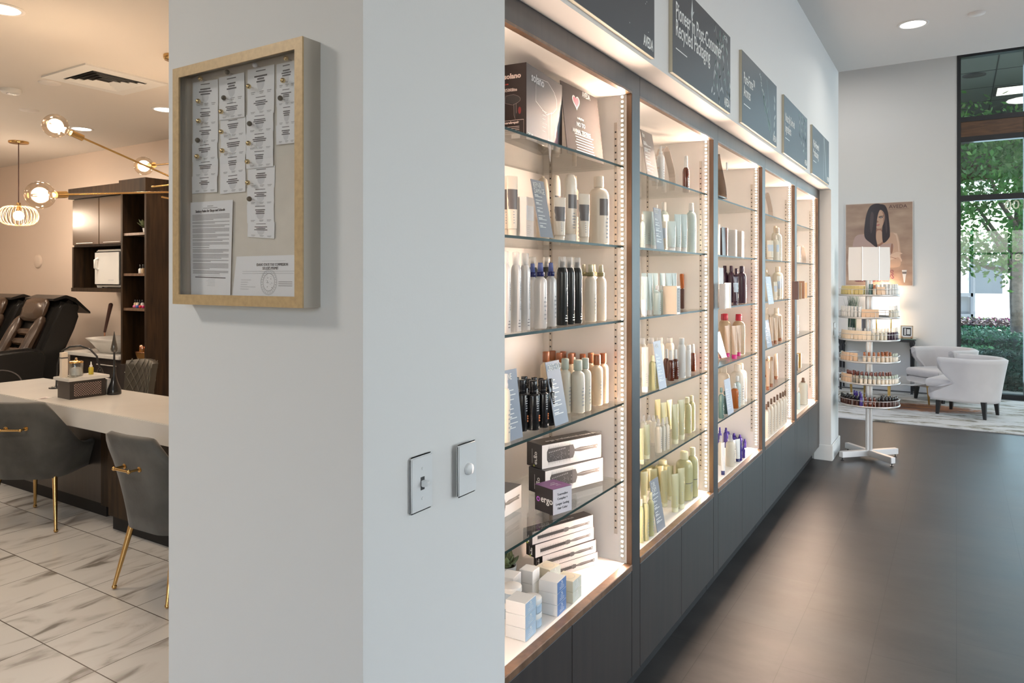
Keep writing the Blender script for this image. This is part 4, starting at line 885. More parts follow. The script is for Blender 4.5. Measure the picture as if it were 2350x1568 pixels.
# middle cabinet
many(2,2,[('plum',1702,20,611,.09),('plum',1713,17,611,.11),('plum',1666,16,610,.22),('plum',1678,15,610,.22),('t_plum',1688,14,635,.06),('plum',1690,15,616,.17)])
many(2,3,[('redc',1695,28,721,.10),('redc',1710,20,720,.13),('redc',1664,26,720,.17),('redc',1676,18,718,.23),('t_mag',1685,15,748,.06),('t_mag',1695,12,747,.075),('t_mag',1669,14,748,.12)])
many(2,4,[('crm',1692,30,836,.08),('frs',1713,27,828,.12),('crm',1661,26,841,.16),('crm',1676,22,833,.24),('orng',1686,17,880,941),('sm_w',1692,15,863,.07),('teal',1655,12,890,965),('teal',1664,14,898,953),('t_crm',1709,11,868,.07)])
many(2,5,[('wspr',1676,21,998,1084),('t_blu',1693,12,1008,1068),('t_blu',1659,11,1016,1104),('viol',1652,9,981,.20),('viol',1666,11,982,.20),('viol',1682,12,983,.20),('viol',1700,12,984,.17),('viol',1714,11,986,.17),('viol',1699,8,1012,1060),('viol',1706,8,1024,1056),('viol',1719,7,1000,.13),('wspr',1654,12,1000,.11),('t_blu',1686,9,1010,.14)])
# fourth cabinet
many(3,1,[('frs',1783,21,523,.10),('frs',1794,16,523,.13),('frs',1765,14,523,.22),('iv_lb',1779,16,540,.06),('t_lb',1767,17,552,.055)])
many(3,2,[('iv_lb',1792,23,613,.11),('iv_lb',1766,20,615,.20),('t_lb',1779,11,647,.06),('t_lb',1787,11,634,.075)])
many(3,3,[('crm',1794,22,705,.12),('crm',1768,21,705,.20),('t_tan',1779,10,730,.06),('t_tan',1790,12,725,.075),('t_tan',1770,11,728,.07)])
many(3,4,[('t_tan',1781,10,812,.11),('t_tan',1787,9,811,.13),('t_tan',1792,9,810,.15),('t_tan',1798,9,808,.17),('t_tan',1762,10,829,.05),('t_tan',1770,10,828,.06),('t_tan',1775,10,815,.19),('t_tan',1764,9,818,.18)])
many(3,5,[('woodc',1759,9,928,1012),('woodc',1763,10,922,1008),('woodc',1770,10,915,1001),('woodc',1777,10,911,995),('woodc',1784,10,906,989),('woodc',1791,10,902,984),('woodc',1797,9,899,979),('woodc',1802,8,896,972),('woodc',1765,9,905,.22)])
# farthest cabinet
many(4,3,[]); many(4,5,[('woodbig',1843,20,867,938),('sm_w',1832,8,890,.06),('orng',1856,9,876,.10)])
# cards
gc = P_card; bc = P_cardbl
card(0,1,1241,1270,546.5,1233,414,P_card,['REPAIR','DAMAGE'],'grey card reading REPAIR DAMAGE among cream tubes')
card(0,3,1166,1200,1003,1168,849,bc,['SHINE'],'blue grey product card left of the black pump bottles')
card(0,3,1274.5,1305,968,1267,829,bc,['CREATE HOLD'],'blue grey card reading CREATE HOLD by amber capped bottles')
card(1,0,1487,1513,419,1483,303,pm('taupe_card',(.20,.16,.13),.35),['the','new','color'],'taupe sloped card at the left of the top shelf',name='shelf_card')
card(1,1,1507,1524,573,1508,478,P_card,['RESET'],'grey card behind the pale aqua tubes')
card(1,3,1514,1530,889,1507,783,pm('pale_card',(.46,.48,.55),.4),['CALM'],'pale card leaning before the clear capped cans')
card(1,5,1509,1527,1208,1500,1100,P_card,['CURL','FORM'],'grey card leaning in front of pale green tubes')
card(2,1,1658,1669,588,1662,522,P_card,['A'],'dark card beside the brown cartons',body_lines=False)
card(2,2,1651,1661,706,1655,615,P_box,['A'],'white card at the left end',body_lines=False)
card(2,4,1671,1684,946,1668,870,pm('pale_card',(.46,.48,.55),.4),['A'],'silver card between teal and orange bottles')
card(3,2,1764,1776,697,1762,635,pm('pale_card',(.46,.48,.55),.4),['A'],'pale card before the blue labelled bottles')
card(3,3,1761,1772,795,1758,735,bc,['A'],'blue grey card before the tan tubes')
# wave strip stands
def wave_stand(cab, s, px, w, ytop, base, desc):
    p = onz(px-w/2, base-6, shz(s)); q = onz(px+w/2, base, shz(s)); p = p if p.y > RY_+.06 else Vector((atY(px-w/2, RY_+.06)[0], RY_+.06, p.z)); X0 = p.x; X1 = atY(px+w/2, p.y)[0]; d = p.x*CD[0]+p.y*CD[1]; H = zat(ytop, d)-shz(s)
    r = thing('display_stand', desc, 'stand', ((X0+X1)/2, p.y+.05, shz(s))); Wd = X1-X0
    m = pm('striped_card', (.62,.53,.46), .4)
    for sg in (-1, 1):
        b = MB(); R = []
        for i in range(13):
            t = i/12; x = sg*Wd*(.10+.36*math.sin(t*PI*.62)**1.2)*(1 if t > 0 else .3); z = H*(1-t)
            R.append([(x,-.016,z),(x,.016,z),(x+sg*.002,.016,z),(x+sg*.002,-.016,z)])
        b.rings(R, m, smooth=False); b.build('curved_card_strip', r)
        b = MB()
        for i in range(12):
            t = (i+.3)/12; t2 = (i+.65)/12
            f_ = lambda t: Wd*(.10+.36*math.sin(t*PI*.62)**1.2)
            b.add([(sg*f_(t)+sg*.002,-.0165,H*(1-t)),(sg*f_(t)+sg*.002,.016,H*(1-t)),(sg*f_(t2)+sg*.002,.016,H*(1-t2)),(sg*f_(t2)+sg*.002,-.0165,H*(1-t2))],[(0,1,2,3)],P_white)
        b.build('printed_stripes', r)
    register(r, cab, s, 'wave'+str(px), desc, px); PLACED.setdefault((cab,s), []).append(((X0+X1)/2, p.y+.05, .03))
wave_stand(1,0,1547,42,325,430,'white striped curved card strip beside the amber bottle')
wave_stand(3,0,1774,24,436,505,'white striped curved card strip alone on the shelf')
# curved acrylic stand in the middle cabinet
acr = thin_glass('smoked_acrylic', (.55,.47,.40), .5, .08); p = onz(1664, 455, shz(0))
r = thing('display_stand', 'curved smoked acrylic display on the middle cabinet top shelf', 'stand', (p.x-.02, p.y+.02, shz(0)))
b = MB(); R = []
for i in range(15):
    t = i/14; z = .215*t; x = .10*math.cos(t*2.6)*.7-.02; R.append([(x,-.02,z),(x,.12,z),(x+.003,.12,z),(x+.003,-.02,z)])
b.rings(R, acr, smooth=True); b.build('curved_sheet', r); MB().box((-.09,-.02,0),(.06,.12,.004),acr).build('base_sheet', r)
MB().box((.045,-.022,.15),(.066,-.018,.19),P_box).build('price_tag', r)
# cartons
g = lbl(lb1,.42,.78)
wbox(0,1,1208,.045,.052,.05,.118,6,P_box,'white carton with pale blue panel beside grey label tube',g)
wbox(1,2,1553,722,.05,.06,.12,2,P_cream,'cream brush carton with brush window',lambda b,L,D,H:(b.box((L*.15,-.0004,H*.08),(L*.85,0,H*.92),P_boxbr),[b.box((L*.3,-.0008,H*(.12+.055*j)),(L*.75,-.0003,H*(.14+.055*j)),P_tan) for j in range(14)]),'brush_carton')
o = thing('hair_brush','hair brush with orange handle standing behind the cream carton','brush',(atY(1566,1.17)[0],1.17,shz(2)))
b = MB(); b.prism([(-.012,0),(.012,0),(.012,.10),(-.012,.10)],1,-.008,.008,P_boxbr); b.build('brush_head', o, bevel=.002); b = MB(); b.prism([(-.009,.10),(.009,.10),(.026,.16),(.024,.175),(-.024,.175),(-.02,.15)],1,-.007,.007,P_orange); b.build('handle', o, bevel=.003)
wbox(2,1,1669,.05,.065,.05,.155,10,P_boxbr,'brown carton with torn white band',lambda b,L,D,H:b.add([(0,-.0005,H),(L,-.0005,H),(L,-.0005,H*.83),(L*.7,-.0005,H*.87),(L*.4,-.0005,H*.8),(L*.2,-.0005,H*.88),(0,-.0005,H*.84)],[tuple(range(7))],P_cream))
wbox(2,1,1688,.05,.045,.04,.155,4,P_box,'narrow white carton right of the brown carton')
wbox(2,1,1702,.05,.07,.05,.155,3,pm('striped_carton',(.62,.55,.48),.4),'striped cream carton nearest the light strip',lambda b,L,D,H:[b.box((0,-.0005,H*(.08*j+.02)),(L,-.0002,H*(.08*j+.045)),P_white) for j in range(12)])
wbox(2,1,1651,.05,.02,.04,.165,4,P_box,'slim white carton at the left end')
wbox(2,2,1664,710,.022,.03,.125,4,P_box,'slim white carton, left of two'); wbox(2,2,1676,708,.022,.03,.13,4,P_box,'slim white carton beside the plum tube')
# gold framed mirror stand
p = onz(1651, 826, shz(3)); o = thing('framed_mirror','small gold framed mirror leaning on the fourth shelf','mirror',(p.x,p.y,shz(3)),math.radians(-14)); o.rotation_euler = (math.radians(-16),0,math.radians(-8))
gm = mat('brass', (.62,.40,.16), .22, metal=1); rose = mat('rose_gold', (.72,.38,.24), .22, metal=1)
b = MB()
for a, c in (((0,0),(.105,0)),((.105,0),(.105,.155)),((.105,.155),(0,.155)),((0,.155),(0,0))): b.cyl((a[0],0,a[1]+.004),(c[0],0,c[1]+.004),.0022,rose,8)
b.build('mirror_frame', o); MB().box((.004,-.001,.008),(.101,.001,.155),mat('mirror_glass',(.85,.85,.85),.05,metal=1)).build('mirror_glass_panel', o)
PLACED.setdefault((2,3),[]).extend([(p.x+.03*i,p.y,.012) for i in range(4)])
wbox(4,1,1835,.04,.09,.05,.13,6,P_box,'pale carton with speckled front',lbl(lb1,.2,.6)); wbox(4,1,1830.5,.06,.03,.04,.135,3,P_boxbr,'small brown carton at the left end')
for j, x in enumerate((1832,1839,1846,1852)): wbox(4,2,x,688-j*1.2,.035,.04,.13-.012*(j%2),5,[P_boxbr,P_tan,pm('copper_carton',(.38,.2,.12),.3),P_tan][j],'slim %s carton on the third shelf' % ['brown','tan','copper','beige'][j])
wbox(4,3,1831,768,.075,.05,.15,5,P_box,'white carton with four black stripes',lambda b,L,D,H:([b.box((L*.1,-.0005,H*(.12+.12*j)),(L*.95,-.0002,H*(.18+.12*j)),P_black) for j in range(4)],b.lathe([(0,0)],P_black,3)) and None)
wbox(4,4,1838,845,.04,.04,.12,5,pm('gold_carton',(.42,.26,.08),.3),'gold carton on the fifth shelf'); wbox(4,4,1831,851,.035,.04,.13,5,P_boxblk,'black carton on the fifth shelf')
pl = onz(1833, 828, shz(4)); succ((pl.x+.05,1.22,shz(4)),.03,.10,'tiny plant in white pot on the farthest cabinet shelf',mat('fresh_leaf',(.08,.2,.05),.5),14,.05,.015,.9,7)
wave_stand(4,1,1853,14,563,602,'speckled silver card strip beside the pale carton'); wave_stand(4,2,1856,12,640,684,'bronze curved card strip right of the slim cartons')
wave_stand(4,0,1834,10,505,520,'small clear curved strip at the left end')
# ---- names by place for the repeated stock
CNAME = ['nearest cabinet','second cabinet','middle cabinet','fourth cabinet','farthest cabinet']
grp = {}
for e in NOTE: grp.setdefault((e[1],e[2],e[3]), []).append(e)
for (cb, s, k), L_ in grp.items():
    L_.sort(key=lambda e: e[5])
    for j, e in enumerate(L_):
        where = '%s of %s' % (SN[s], CNAME[cb]); d = e[4]
        if len(L_) > 1: e[0]['label'] = '%s, %s, %s from left' % (d, where, ORD[j]); e[0]['group'] = '%ss on the %s' % (d, where)
        else:
            lab_ = d if ('shelf' in d or 'board' in d or 'cabinet' in d) and cb == 0 else '%s, %s' % (d, where)
            e[0]['label'] = lab_
        if len(e[0]['label'].replace(',',' ').split()) > 16: print('LONG', e[0]['label'])
# ---------------------------------------------------------------- left: nail salon
brass = mat('brass', (.62,.40,.16), .22, metal=1); velvet = mat('grey_velvet', (.060,.059,.054), .75, sheen=.22, var=.45, vscale=5, bump=.05, bscale=60)
quartz = mat('white_quartz', (.62,.61,.58), .22, var=.03, vscale=3); leather = mat('dark_leather', (.052,.031,.019), .28, coat=.15, bump=.15, bscale=70); leather2 = mat('black_leather', (.014,.013,.012), .3, bump=.1, bscale=70)
pleather = mat('charcoal_leather', (.06,.055,.045), .4)
# manicure table
r = thing('manicure_table', 'long manicure table with thick white stone top', 'table', (2.68, 5.1, 0))
M0 = T(-2.68,-5.1,0)
b = MB(); b.M = M0; b.box((2.39,3.3,.632),(2.963,6.39,.757),quartz); b.build('table_top', r, bevel=.004)
b = MB(); b.M = M0; b.box((2.58,4.78,.09),(2.94,6.30,.632),dark_wood); b.box((2.60,4.78,0),(2.92,6.28,.09),black_gap); b.box((2.575,4.50,.08),(2.94,4.80,.632),cab_wood)
b.box((2.46,3.35,.10),(2.94,4.50,.632),cab_wood); b.box((2.50,3.35,0),(2.92,4.52,.10),black_gap); b.build('cabinet_base', r)
TZ = .757
# things on the table
def tp(px, py, z=TZ): return onz(px, py, z)
def seg_pt(px, X): y, d = atX(px, X); return y
# riser box with stone top
c0 = tp(160, 918); c1 = tp(242, 907); c2 = tp(120, 912)
rz = math.atan2(c1.y-c0.y, c1.x-c0.x); Lr = (c1-c0).length; Dr = .17
r = thing('counter_riser', 'dark wood riser box with white stone top on the manicure table', 'riser', (c0.x,c0.y,TZ), rz)
HR = .123
b = MB(); b.box((0,0,0),(Lr,Dr,HR),dark_wood); b.build('riser_box', r, bevel=.001, seg=1)
MB().box((-.02,-.02,HR),(Lr+.02,Dr+.02,HR+.022),quartz).build('stone_top', r, bevel=.003)
b = MB(); mesh_m = mat('perforated_metal', (.50,.36,.28), .3, metal=.6)
b.box((Lr*.12,-.001,.018),(Lr*.88,0,HR-.02),mat('pinkish_backing',(.62,.44,.37),.5)); n = 11
for i in range(-9, n+1):
    for sg in (1,-1):
        x0 = Lr*.12+(Lr*.76)*i/n; hh = HR-.038; xa, za = x0, .018; xb, zb2 = x0+hh, .018+hh
        if sg < 0: xa, xb = x0+hh, x0
        t0, t1 = 0, 1; lo, hi = Lr*.12, Lr*.88
        def cl(xa, za, xb, zb2):
            P = []
            for t in (0, 1):
                x = xa+(xb-xa)*t
                if x < lo: t = (lo-xa)/(xb-xa)
                if x > hi: t = (hi-xa)/(xb-xa)
                P.append((xa+(xb-xa)*t, za+(zb2-za)*t))
            return P
        if max(xa,xb) <= lo or min(xa,xb) >= hi: continue
        (xa,za),(xb,zb2) = cl(xa, za, xb, zb2)
        b.cyl((xa,-.002,za),(xb,-.002,zb2),.0026,P_boxblk,4,smooth=False)
b.build('lattice_panel', r)
RZT = TZ+HR+.022+.0005
def on_r(u, v): return Vector((c0.x+math.cos(rz)*Lr*u-math.sin(rz)*Dr*v, c0.y+math.sin(rz)*Lr*u+math.cos(rz)*Dr*v, RZT))
q = on_r(.02,.55); r = thing('lotion_bottle','tall slim white carton standing on the riser','carton',tuple(q),rz); MB().box((-.02,-.015,0),(.02,.015,.17),P_ivory).build('carton_body', r, bevel=.001); MB().box((-.0205,-.0155,.128),(.0205,.0155,.138),P_lgrey).build('grey_band', r); r['label']='tall slim white carton with grey band on the riser'
q = on_r(.36,.55); r = thing('glass_jar','glass jar of cotton pads with gold lid','jar',tuple(q)); jg = thin_glass('jar_glass',(.93,.95,.94),.7,.10)
MB().lathe([(.040,0),(.043,.006),(.043,.085),(.040,.092)], jg, 24, cap1=False).build('jar_glass', r); MB().lathe([(.044,.09),(.045,.10),(.036,.104),(.012,.106),(.009,.112),(0,.114)], brass, 24).build('lid', r); MB().sphere((0,0,.119),.008,P_tan,10).build('lid_knob', r)
MB().lathe([(.034,.006),(.036,.02),(.034,.05),(.02,.06),(0,.062)], P_white, 20).build('cotton_pads', r)
q = on_r(.78,.55); r = thing('dropper_bottle','small bottle of yellow oil with white nozzle','bottle',tuple(q)); MB().lathe([(.015,0),(.016,.003),(.016,.045),(.012,.052)], pm('yellow_oil',(.50,.40,.04),.2), 16).build('bottle_body', r); MB().lathe([(.010,.052),(.010,.062),(.005,.068),(.003,.088),(0,.089)], P_white, 12).build('nozzle', r)
q = on_r(.15,.15); r = thing('glass_dish','small clear glass dish on the riser front','dish',tuple(q)); MB().lathe([(.02,0),(.034,.007),(.036,.010),(.030,.008),(0,.004)], jg, 20).build('dish_bowl', r)
q = tp(100,915); r = thing('business_card','business card lying beside the riser','card',(q.x,q.y,TZ+.0005),.3); MB().box((-.05,-.03,0),(.05,.03,.001),P_silver).build('card_sheet', r); MB().box((-.03,-.015,.001),(.02,.012,.0014),P_boxbr).build('printed_patch', r)
# arched desk lamp
q = tp(150, 868, TZ); r = thing('desk_lamp','black arched desk lamp behind the riser','lamp',(q.x-.1,q.y-.15,TZ)); 
A = onz(125,850,RZT-.145+.0); base = Vector((r.location.x,r.location.y,TZ)); e0 = Vector((2.70,5.78,TZ+.0)); r.location = e0
def pj(px, py, ref): # point at same depth as ref
    d = ref.x*CD[0]+ref.y*CD[1]; a, c = ray(px); return Vector((a*d, c*d, zat(py, d)))
pts = [pj(x, y, e0)-e0 for x, y in ((129,868),(132,835),(142,806),(160,796),(185,794),(207,802),(222,818),(230,845))]
b = MB(); b.tube([(pts[0].x,pts[0].y,.01)]+pts[1:], .007, P_black, 8); b.build('arched_arm', r); MB().lathe([(.05,0),(.05,.006),(.02,.014),(0,.014)], P_black, 20, c=(pts[0].x,pts[0].y)).build('lamp_base', r)
b = MB(); b.cyl(pts[-1], pts[-1]+Vector((0,0,-.05)), .012, P_black, 10, r2=.03); b.build('lamp_head', r)
# black flask-shaped oil lamp with pointed neck
q = tp(262, 905); r = thing('table_lamp','tall black flask shaped lamp with pointed glass top','lamp',(q.x,q.y,TZ)); 
MB().lathe([(.045,0),(.047,.01),(.043,.04),(.024,.09),(.012,.14),(.008,.2),(.006,.30)], P_black, 20).build('flask_body', r)
MB().lathe([(.006,.295),(.020,.305),(.023,.32),(.018,.35),(.010,.39),(.006,.42),(.002,.445),(0,.447)], mat('smoked_glass',(.05,.045,.04),.05,spec=.9), 16).build('pointed_top', r)
q = tp(247, 907); r = thing('paper_stack','white papers standing between riser and black lamp','papers',(q.x+.02,q.y+.02,TZ),rz); MB().box((-.01,0,0),(.012,.10,.11),P_box).build('sheets', r)
# velvet chairs
def shell(b, half_w, depth, zt_back, zt_front, z0, th, m, lean=.05, taper=.06, n=28, k=6, ext=lambda v: 1, zexp=2.2, flare=0, rc=None):
    # plan: U opening toward +x, back at -depth/2
    def plan(s, off):   # s in [-1,1]
        R_ = rc or half_w; st = half_w-R_; r_ = R_-off; arc_ = R_*PI/2; L1 = depth-R_; tot = st+arc_+L1; u = abs(s)*tot; sg = 1 if s >= 0 else -1; xb = -depth/2+off
        if u < st: return Vector((xb+.0*u, sg*u, 0))
        if u < st+arc_: a = (u-st)/R_; return Vector((-depth/2+R_-math.cos(a)*r_, sg*(st+math.sin(a)*r_), 0))
        return Vector((-depth/2+R_+(u-st-arc_), sg*(half_w-off), 0))
    O, I = [], []
    for j in range(k+1):
        v = j/k; ro, ri = [], []
        for i in range(n+1):
            s = (-1+2*i/n)*ext(v); zt = zt_front+(zt_back-zt_front)*max(0, 1-abs(s))**(1/zexp) if zexp else zt_back
            w_ = max(0, min(1, (.74-abs(s))/.52)); w_ = w_**1.5; w_ = w_*w_*(2.2-1.2*w_); zt = zt_front+(zt_back-zt_front)*w_ if zexp else zt_back
            z = z0+(zt-z0)*v; sc = 1-taper*(1-v)
            p = plan(s, 0); q = plan(s, th); xs = -lean*v*v*max(0,1-abs(s))
            ro.append((p.x*sc+xs, p.y*sc*(1+flare*v), z)); ri.append((q.x*sc+xs, q.y*sc*(1+flare*v), z))
        O.append(ro); I.append(ri)
    nn = n+1
    # closed cross-section loop per column : outer bottom..top then inner top..bottom
    cols = []
    for i in range(nn):
        top = Vector(O[k][i])*.5+Vector(I[k][i])*.5+Vector((0,0,th*.28))
        cols.append([O[j][i] for j in range(k+1)]+[tuple(top)]+[I[j][i] for j in range(k, -1, -1)])
    b.rings(cols, m, smooth=True)
def velvet_chair(lab, loc, rz):
    r = thing('velvet_chair', lab, 'chair', loc, rz, group='grey velvet chairs at the manicure table')
    b = MB(); shell(b, .255, .56, .81, .50, .325, .045, velvet, lean=.06, taper=.17, rc=.15, n=44, flare=.10); b.build('backrest', r, weld=True)
    b = MB(); pl = []
    for z, sc in ((.325,.74),(.36,.80),(.45,.84),(.475,.82),(.485,.70)):
        pl.append([((math.cos(a)*.245*sc*(abs(math.cos(a))**-.35 if abs(math.cos(a))>.05 else 1)) , math.sin(a)*.215*sc*(abs(math.sin(a))**-.35 if abs(math.sin(a))>.05 else 1), z) for a in [2*PI*i/28+.01 for i in range(28)]])
    b.rings(pl, velvet); b.build('seat', r)
    for sx, sy in ((-1,-1),(-1,1),(1,-1),(1,1)):
        b = MB(); tx, ty = (.17 if sx > 0 else -.175), .165*sy; bx, by = (.245 if sx > 0 else -.25), .215*sy
        b.cyl((tx,ty,.36),(bx,by,.02),.0165,brass,12,r2=.009); b.sphere((bx,by,.0125),.0125,brass,10); b.build('leg', r)
    b = MB(); x = -.345
    for y in (-.06,.06): b.cyl((-.285,y,.655),(x,y,.655),.006,brass,10); b.cyl((-.286,y,.655),(-.294,y,.655),.014,brass,14); b.sphere((x,y,.655),.0105,brass,10)
    b.cyl((x,-.068,.655),(x,.068,.655),.007,brass,10); b.build('back_handle', r); return r
velvet_chair('grey velvet chair with gold legs, farther left at the table', (2.36,5.07,0), math.radians(34))
velvet_chair('grey velvet chair with gold back handle, nearest the pillar', (2.275,3.43,0), math.radians(2))
# diamond stitched chair behind the table
q = Vector((3.36,6.12,0)); rq = thing('stitched_chair','charcoal leather chair with diamond stitching behind the table','chair',tuple(q),math.radians(158))
rq.rotation_euler.z = math.radians(176)
def curved_panel(b, w, z0, z1, y0, bow, th, m, n=10):
    F_, B_ = [], []
    for j in range(7):
        v = j/6; f_, k_ = [], []
        for i in range(n+1):
            u = -1+2*i/n; x = u*w*(1-.12*(1-v)); yy = y0+bow*(1-u*u)+.05*v; z = z0+(z1-z0)*v-(.02*u*u if v > .9 else 0)
            f_.append((x,yy-th/2,z)); k_.append((x,yy+th/2,z))
        F_.append(f_); B_.append(k_)
    cols = [[F_[j][i] for j in range(7)]+[B_[j][i] for j in range(6,-1,-1)] for i in range(n+1)]
    b.rings(cols, m)
    return F_, B_
b = MB(); b.M = RZ(PI/2); F_, B_ = curved_panel(b, .23, .42, .86, .22, .05, .05, pleather); b.build('backrest', rq)
b = MB(); b.M = RZ(PI/2); seam = mat('stitched_seam',(.16,.15,.12),.5)
def fp(u, v, off): x = u*.23*(1-.12*(1-v)); return (x, .22+.05*(1-u*u)+.05*v+off, .42+.44*v)
for sg in (1,-1):
    for k in range(-5, 6):
        P = []
        for t in range(9):
            v = t/8; u = k*.36+sg*(v-.5)*1.5
            if abs(u) <= 1: P.append(fp(u, v, -.027)); 
        if len(P) > 1: b.tube(P, .002, seam, 4)
        P = [(x, y+.054, z) for x, y, z in P]
        if len(P) > 1: b.tube(P, .002, seam, 4)
b.build('stitching', rq)
b = MB(); b.box((-.22,-.22,.42),(.20,.22,.50),pleather); b.build('seat', rq, bevel=.03, seg=3)
b = MB(); b.cyl((0,0,.06),(0,0,.42),.025,P_silver); b.lathe([(.22,0),(.22,.012),(.05,.03),(0,.03)],P_silver,24); b.build('pedestal', rq)
# massage recliners
def recliner(lab, y):
    r = thing('massage_recliner', lab, 'chair', (3.42,y,0), group='black leather massage recliners along the wall')
    w = .30
    b = MB(); b.prism([(-.42,.05),(.30,.05),(.54,.50),(.58,.75),(.70,1.02),(.76,1.20),(.73,1.33),(.60,1.355),(.52,1.30),(.42,1.08),(.30,.80),(.20,.58),(-.42,.55)],1,-w-.03,w+.03,leather2); b.build('shell', r, bevel=.05, seg=4)
    b = MB()
    for j in range(5):
        t = j/5; x = .16+.26*t; z = .60+.50*t; b.M = T(x,0,z) @ RY(math.radians(-28)); b.box((-.055,-w*.60,-.045),(.03,w*.60,.047),leather); b.M = Matrix()
    b.build('back_bolsters', r, bevel=.022, seg=3, sub=1)
    for sg in (-1,1):
        b = MB(); b.M = T(.27,sg*w*.77,.84) @ RY(math.radians(27)); b.box((-.09,-w*.2,-.33),(.05,w*.2,.36),leather); b.build('side_bolster', r, bevel=.04, seg=3, sub=1)
    b = MB(); b.M = T(.46,0,1.22) @ RY(math.radians(20)); b.box((-.09,-w*.80,-.13),(.03,w*.80,.14),leather); b.build('headrest', r, bevel=.035, seg=3, sub=1)
    b = MB(); b.prism([(.47,1.355),(.60,1.395),(.70,1.36),(.86,1.20),(.855,1.18),(.70,1.31),(.60,1.36),(.48,1.33)],1,-w-.02,w+.02,leather2); b.build('head_flap', r, bevel=.006)
    b = MB(); b.M = T(-.12,0,.60); b.box((-.32,-w*.9,-.06),(.28,w*.9,.07),leather); b.build('seat_cushion', r, bevel=.05, seg=3)
    for sg in (-1,1):
        b = MB(); b.prism([(-.48,.10),(.22,.10),(.34,.45),(.36,.80),(.24,.86),(-.20,.84),(-.48,.76)],1,sg*(w+.09)-.055,sg*(w+.09)+.055,leather2); b.build('armrest', r, bevel=.035, seg=3)
        b = MB(); R = [[( -.10+rr*1.3*math.cos(a*PI/16), sg*(w+.09)+sg*.0565, .50+rr*math.sin(a*PI/16)) for a in range(32)] for rr in (.17,.16)]; b.rings(R, P_lgrey, False, False, False); b.build('arm_trim', r)
    return r
recliner('black leather massage recliner nearest the sink counter', 8.50); recliner('black leather massage recliner farther along the wall', 9.44)
# sink counter
r = thing('sink_counter','white topped sink counter beside the tall cabinet','counter',(4.2,7.6,0)); b = MB(); b.M = T(-4.2,-7.6,0); b.box((3.93,7.005,.77),(4.47,8.04,.805),quartz); b.build('counter_top', r, bevel=.004); b = MB(); b.M = T(-4.2,-7.6,0); b.box((3.97,7.01,.09),(4.47,8.0,.77),dark_wood); b.box((4.02,7.01,0),(4.47,8.0,.09),black_gap); b.build('cabinet_base', r)
MB_ = MB(); MB_.M = T(-4.2,-7.6,0); MB_.cyl((3.955,7.1,.70),(3.955,7.45,.70),.006,P_silver,8); MB_.build('handle', r)
q = onz(237, 797, .806); r = thing('vessel_sink','white flared vessel sink on the counter','sink',(4.17,7.45,.806)); b = MB()
def rect(w_, d_, z, n=28, e=4): return [(math.copysign(abs(math.cos(a))**(2/e),math.cos(a))*w_, math.copysign(abs(math.sin(a))**(2/e),math.sin(a))*d_, z) for a in [2*PI*i/n for i in range(n)]]
b.rings([rect(.13,.13,0),rect(.14,.16,.01),rect(.20,.26,.11),rect(.235,.31,.15),rect(.225,.30,.15),rect(.16,.2,.06),rect(.1,.1,.03)], mat('white_porcelain',(.68,.66,.62),.12,coat=.5)); b.build('basin', r)
r = thing('wall_broom','dark handled stick leaning behind the sink','handle',(4.40,7.45,.806)); b = MB(); a0 = pj(240,763,Vector((4.40,7.47,0)))-Vector((4.40,7.45,.806)); a1 = pj(254,700,Vector((4.40,7.47,0)))-Vector((4.40,7.45,.806)); b.cyl(tuple(a0-Vector((0,0,.0))),tuple(a1),.012,P_boxbr,10,r2=.022); b.sphere(tuple(a1),.022,P_boxbr,10); b.cyl((a0.x,a0.y,0),tuple(a0),.008,rose,8); b.build('stick', r); r['category']='stick'
q = pj(270,762,Vector((4.35,7.12,0))); r = thing('soap_dispenser','pink glass soap dispenser beside the tall cabinet','dispenser',(4.41,7.075,.806)); MB().lathe([(.04,0),(.042,.01),(.042,.16),(.03,.19),(.028,.2)], thin_glass('pink_glass',(.9,.6,.55),.6,.1), 16).build('bottle_body', r); b = MB(); b.lathe([(.03,.2),(.03,.22),(.01,.225),(.01,.27),(0,.27)],P_black,12); b.box((-.01,-.05,.262),(.01,.01,.272),P_black); b.build('pump', r)
# wall cabinet and tall cabinet
r = thing('wall_cabinet','brown wall cabinet with two doors above an open bay','cabinet',(4.25,7.53,1.44)); b = MB(); b.M = T(-4.25,-7.53,-1.44)
X0, Y0_, Y1_ = 4.02, 7.012, 8.06
b.box((X0+.02,Y0_,1.91),(4.5,Y1_,2.50),cab_wood); b.box((X0,Y0_,1.435),(4.5,Y1_+.02,1.475),cab_wood); b.box((X0,Y0_,1.475),(4.5,Y0_+.03,1.91),cab_wood); b.box((X0,Y1_-.03,1.475),(4.5,Y1_,1.91),cab_wood); b.box((4.47,Y0_,1.475),(4.5,Y1_,1.91),black_gap); b.box((X0-.03,Y0_,2.42),(4.5,Y1_+.02,2.53),cab_wood); b.build('cabinet_body', r)
for a, c in ((Y0_+.01,7.525),(7.535,Y1_-.01)):
    b = MB(); b.M = T(-4.25,-7.53,-1.44); b.box((X0,a,1.93),(X0+.02,c,2.41),mat('satin_walnut',(.07,.036,.015),.36,coat=.05)); d_ = b.build('door', r, bevel=.002); b = MB(); b.M = T(-4.25,-7.53,-1.44); b.cyl((X0-.012,a+.1,1.945),(X0-.012,c-.1,1.945),.004,P_silver,8); b.build('door_handle', d_); r.children
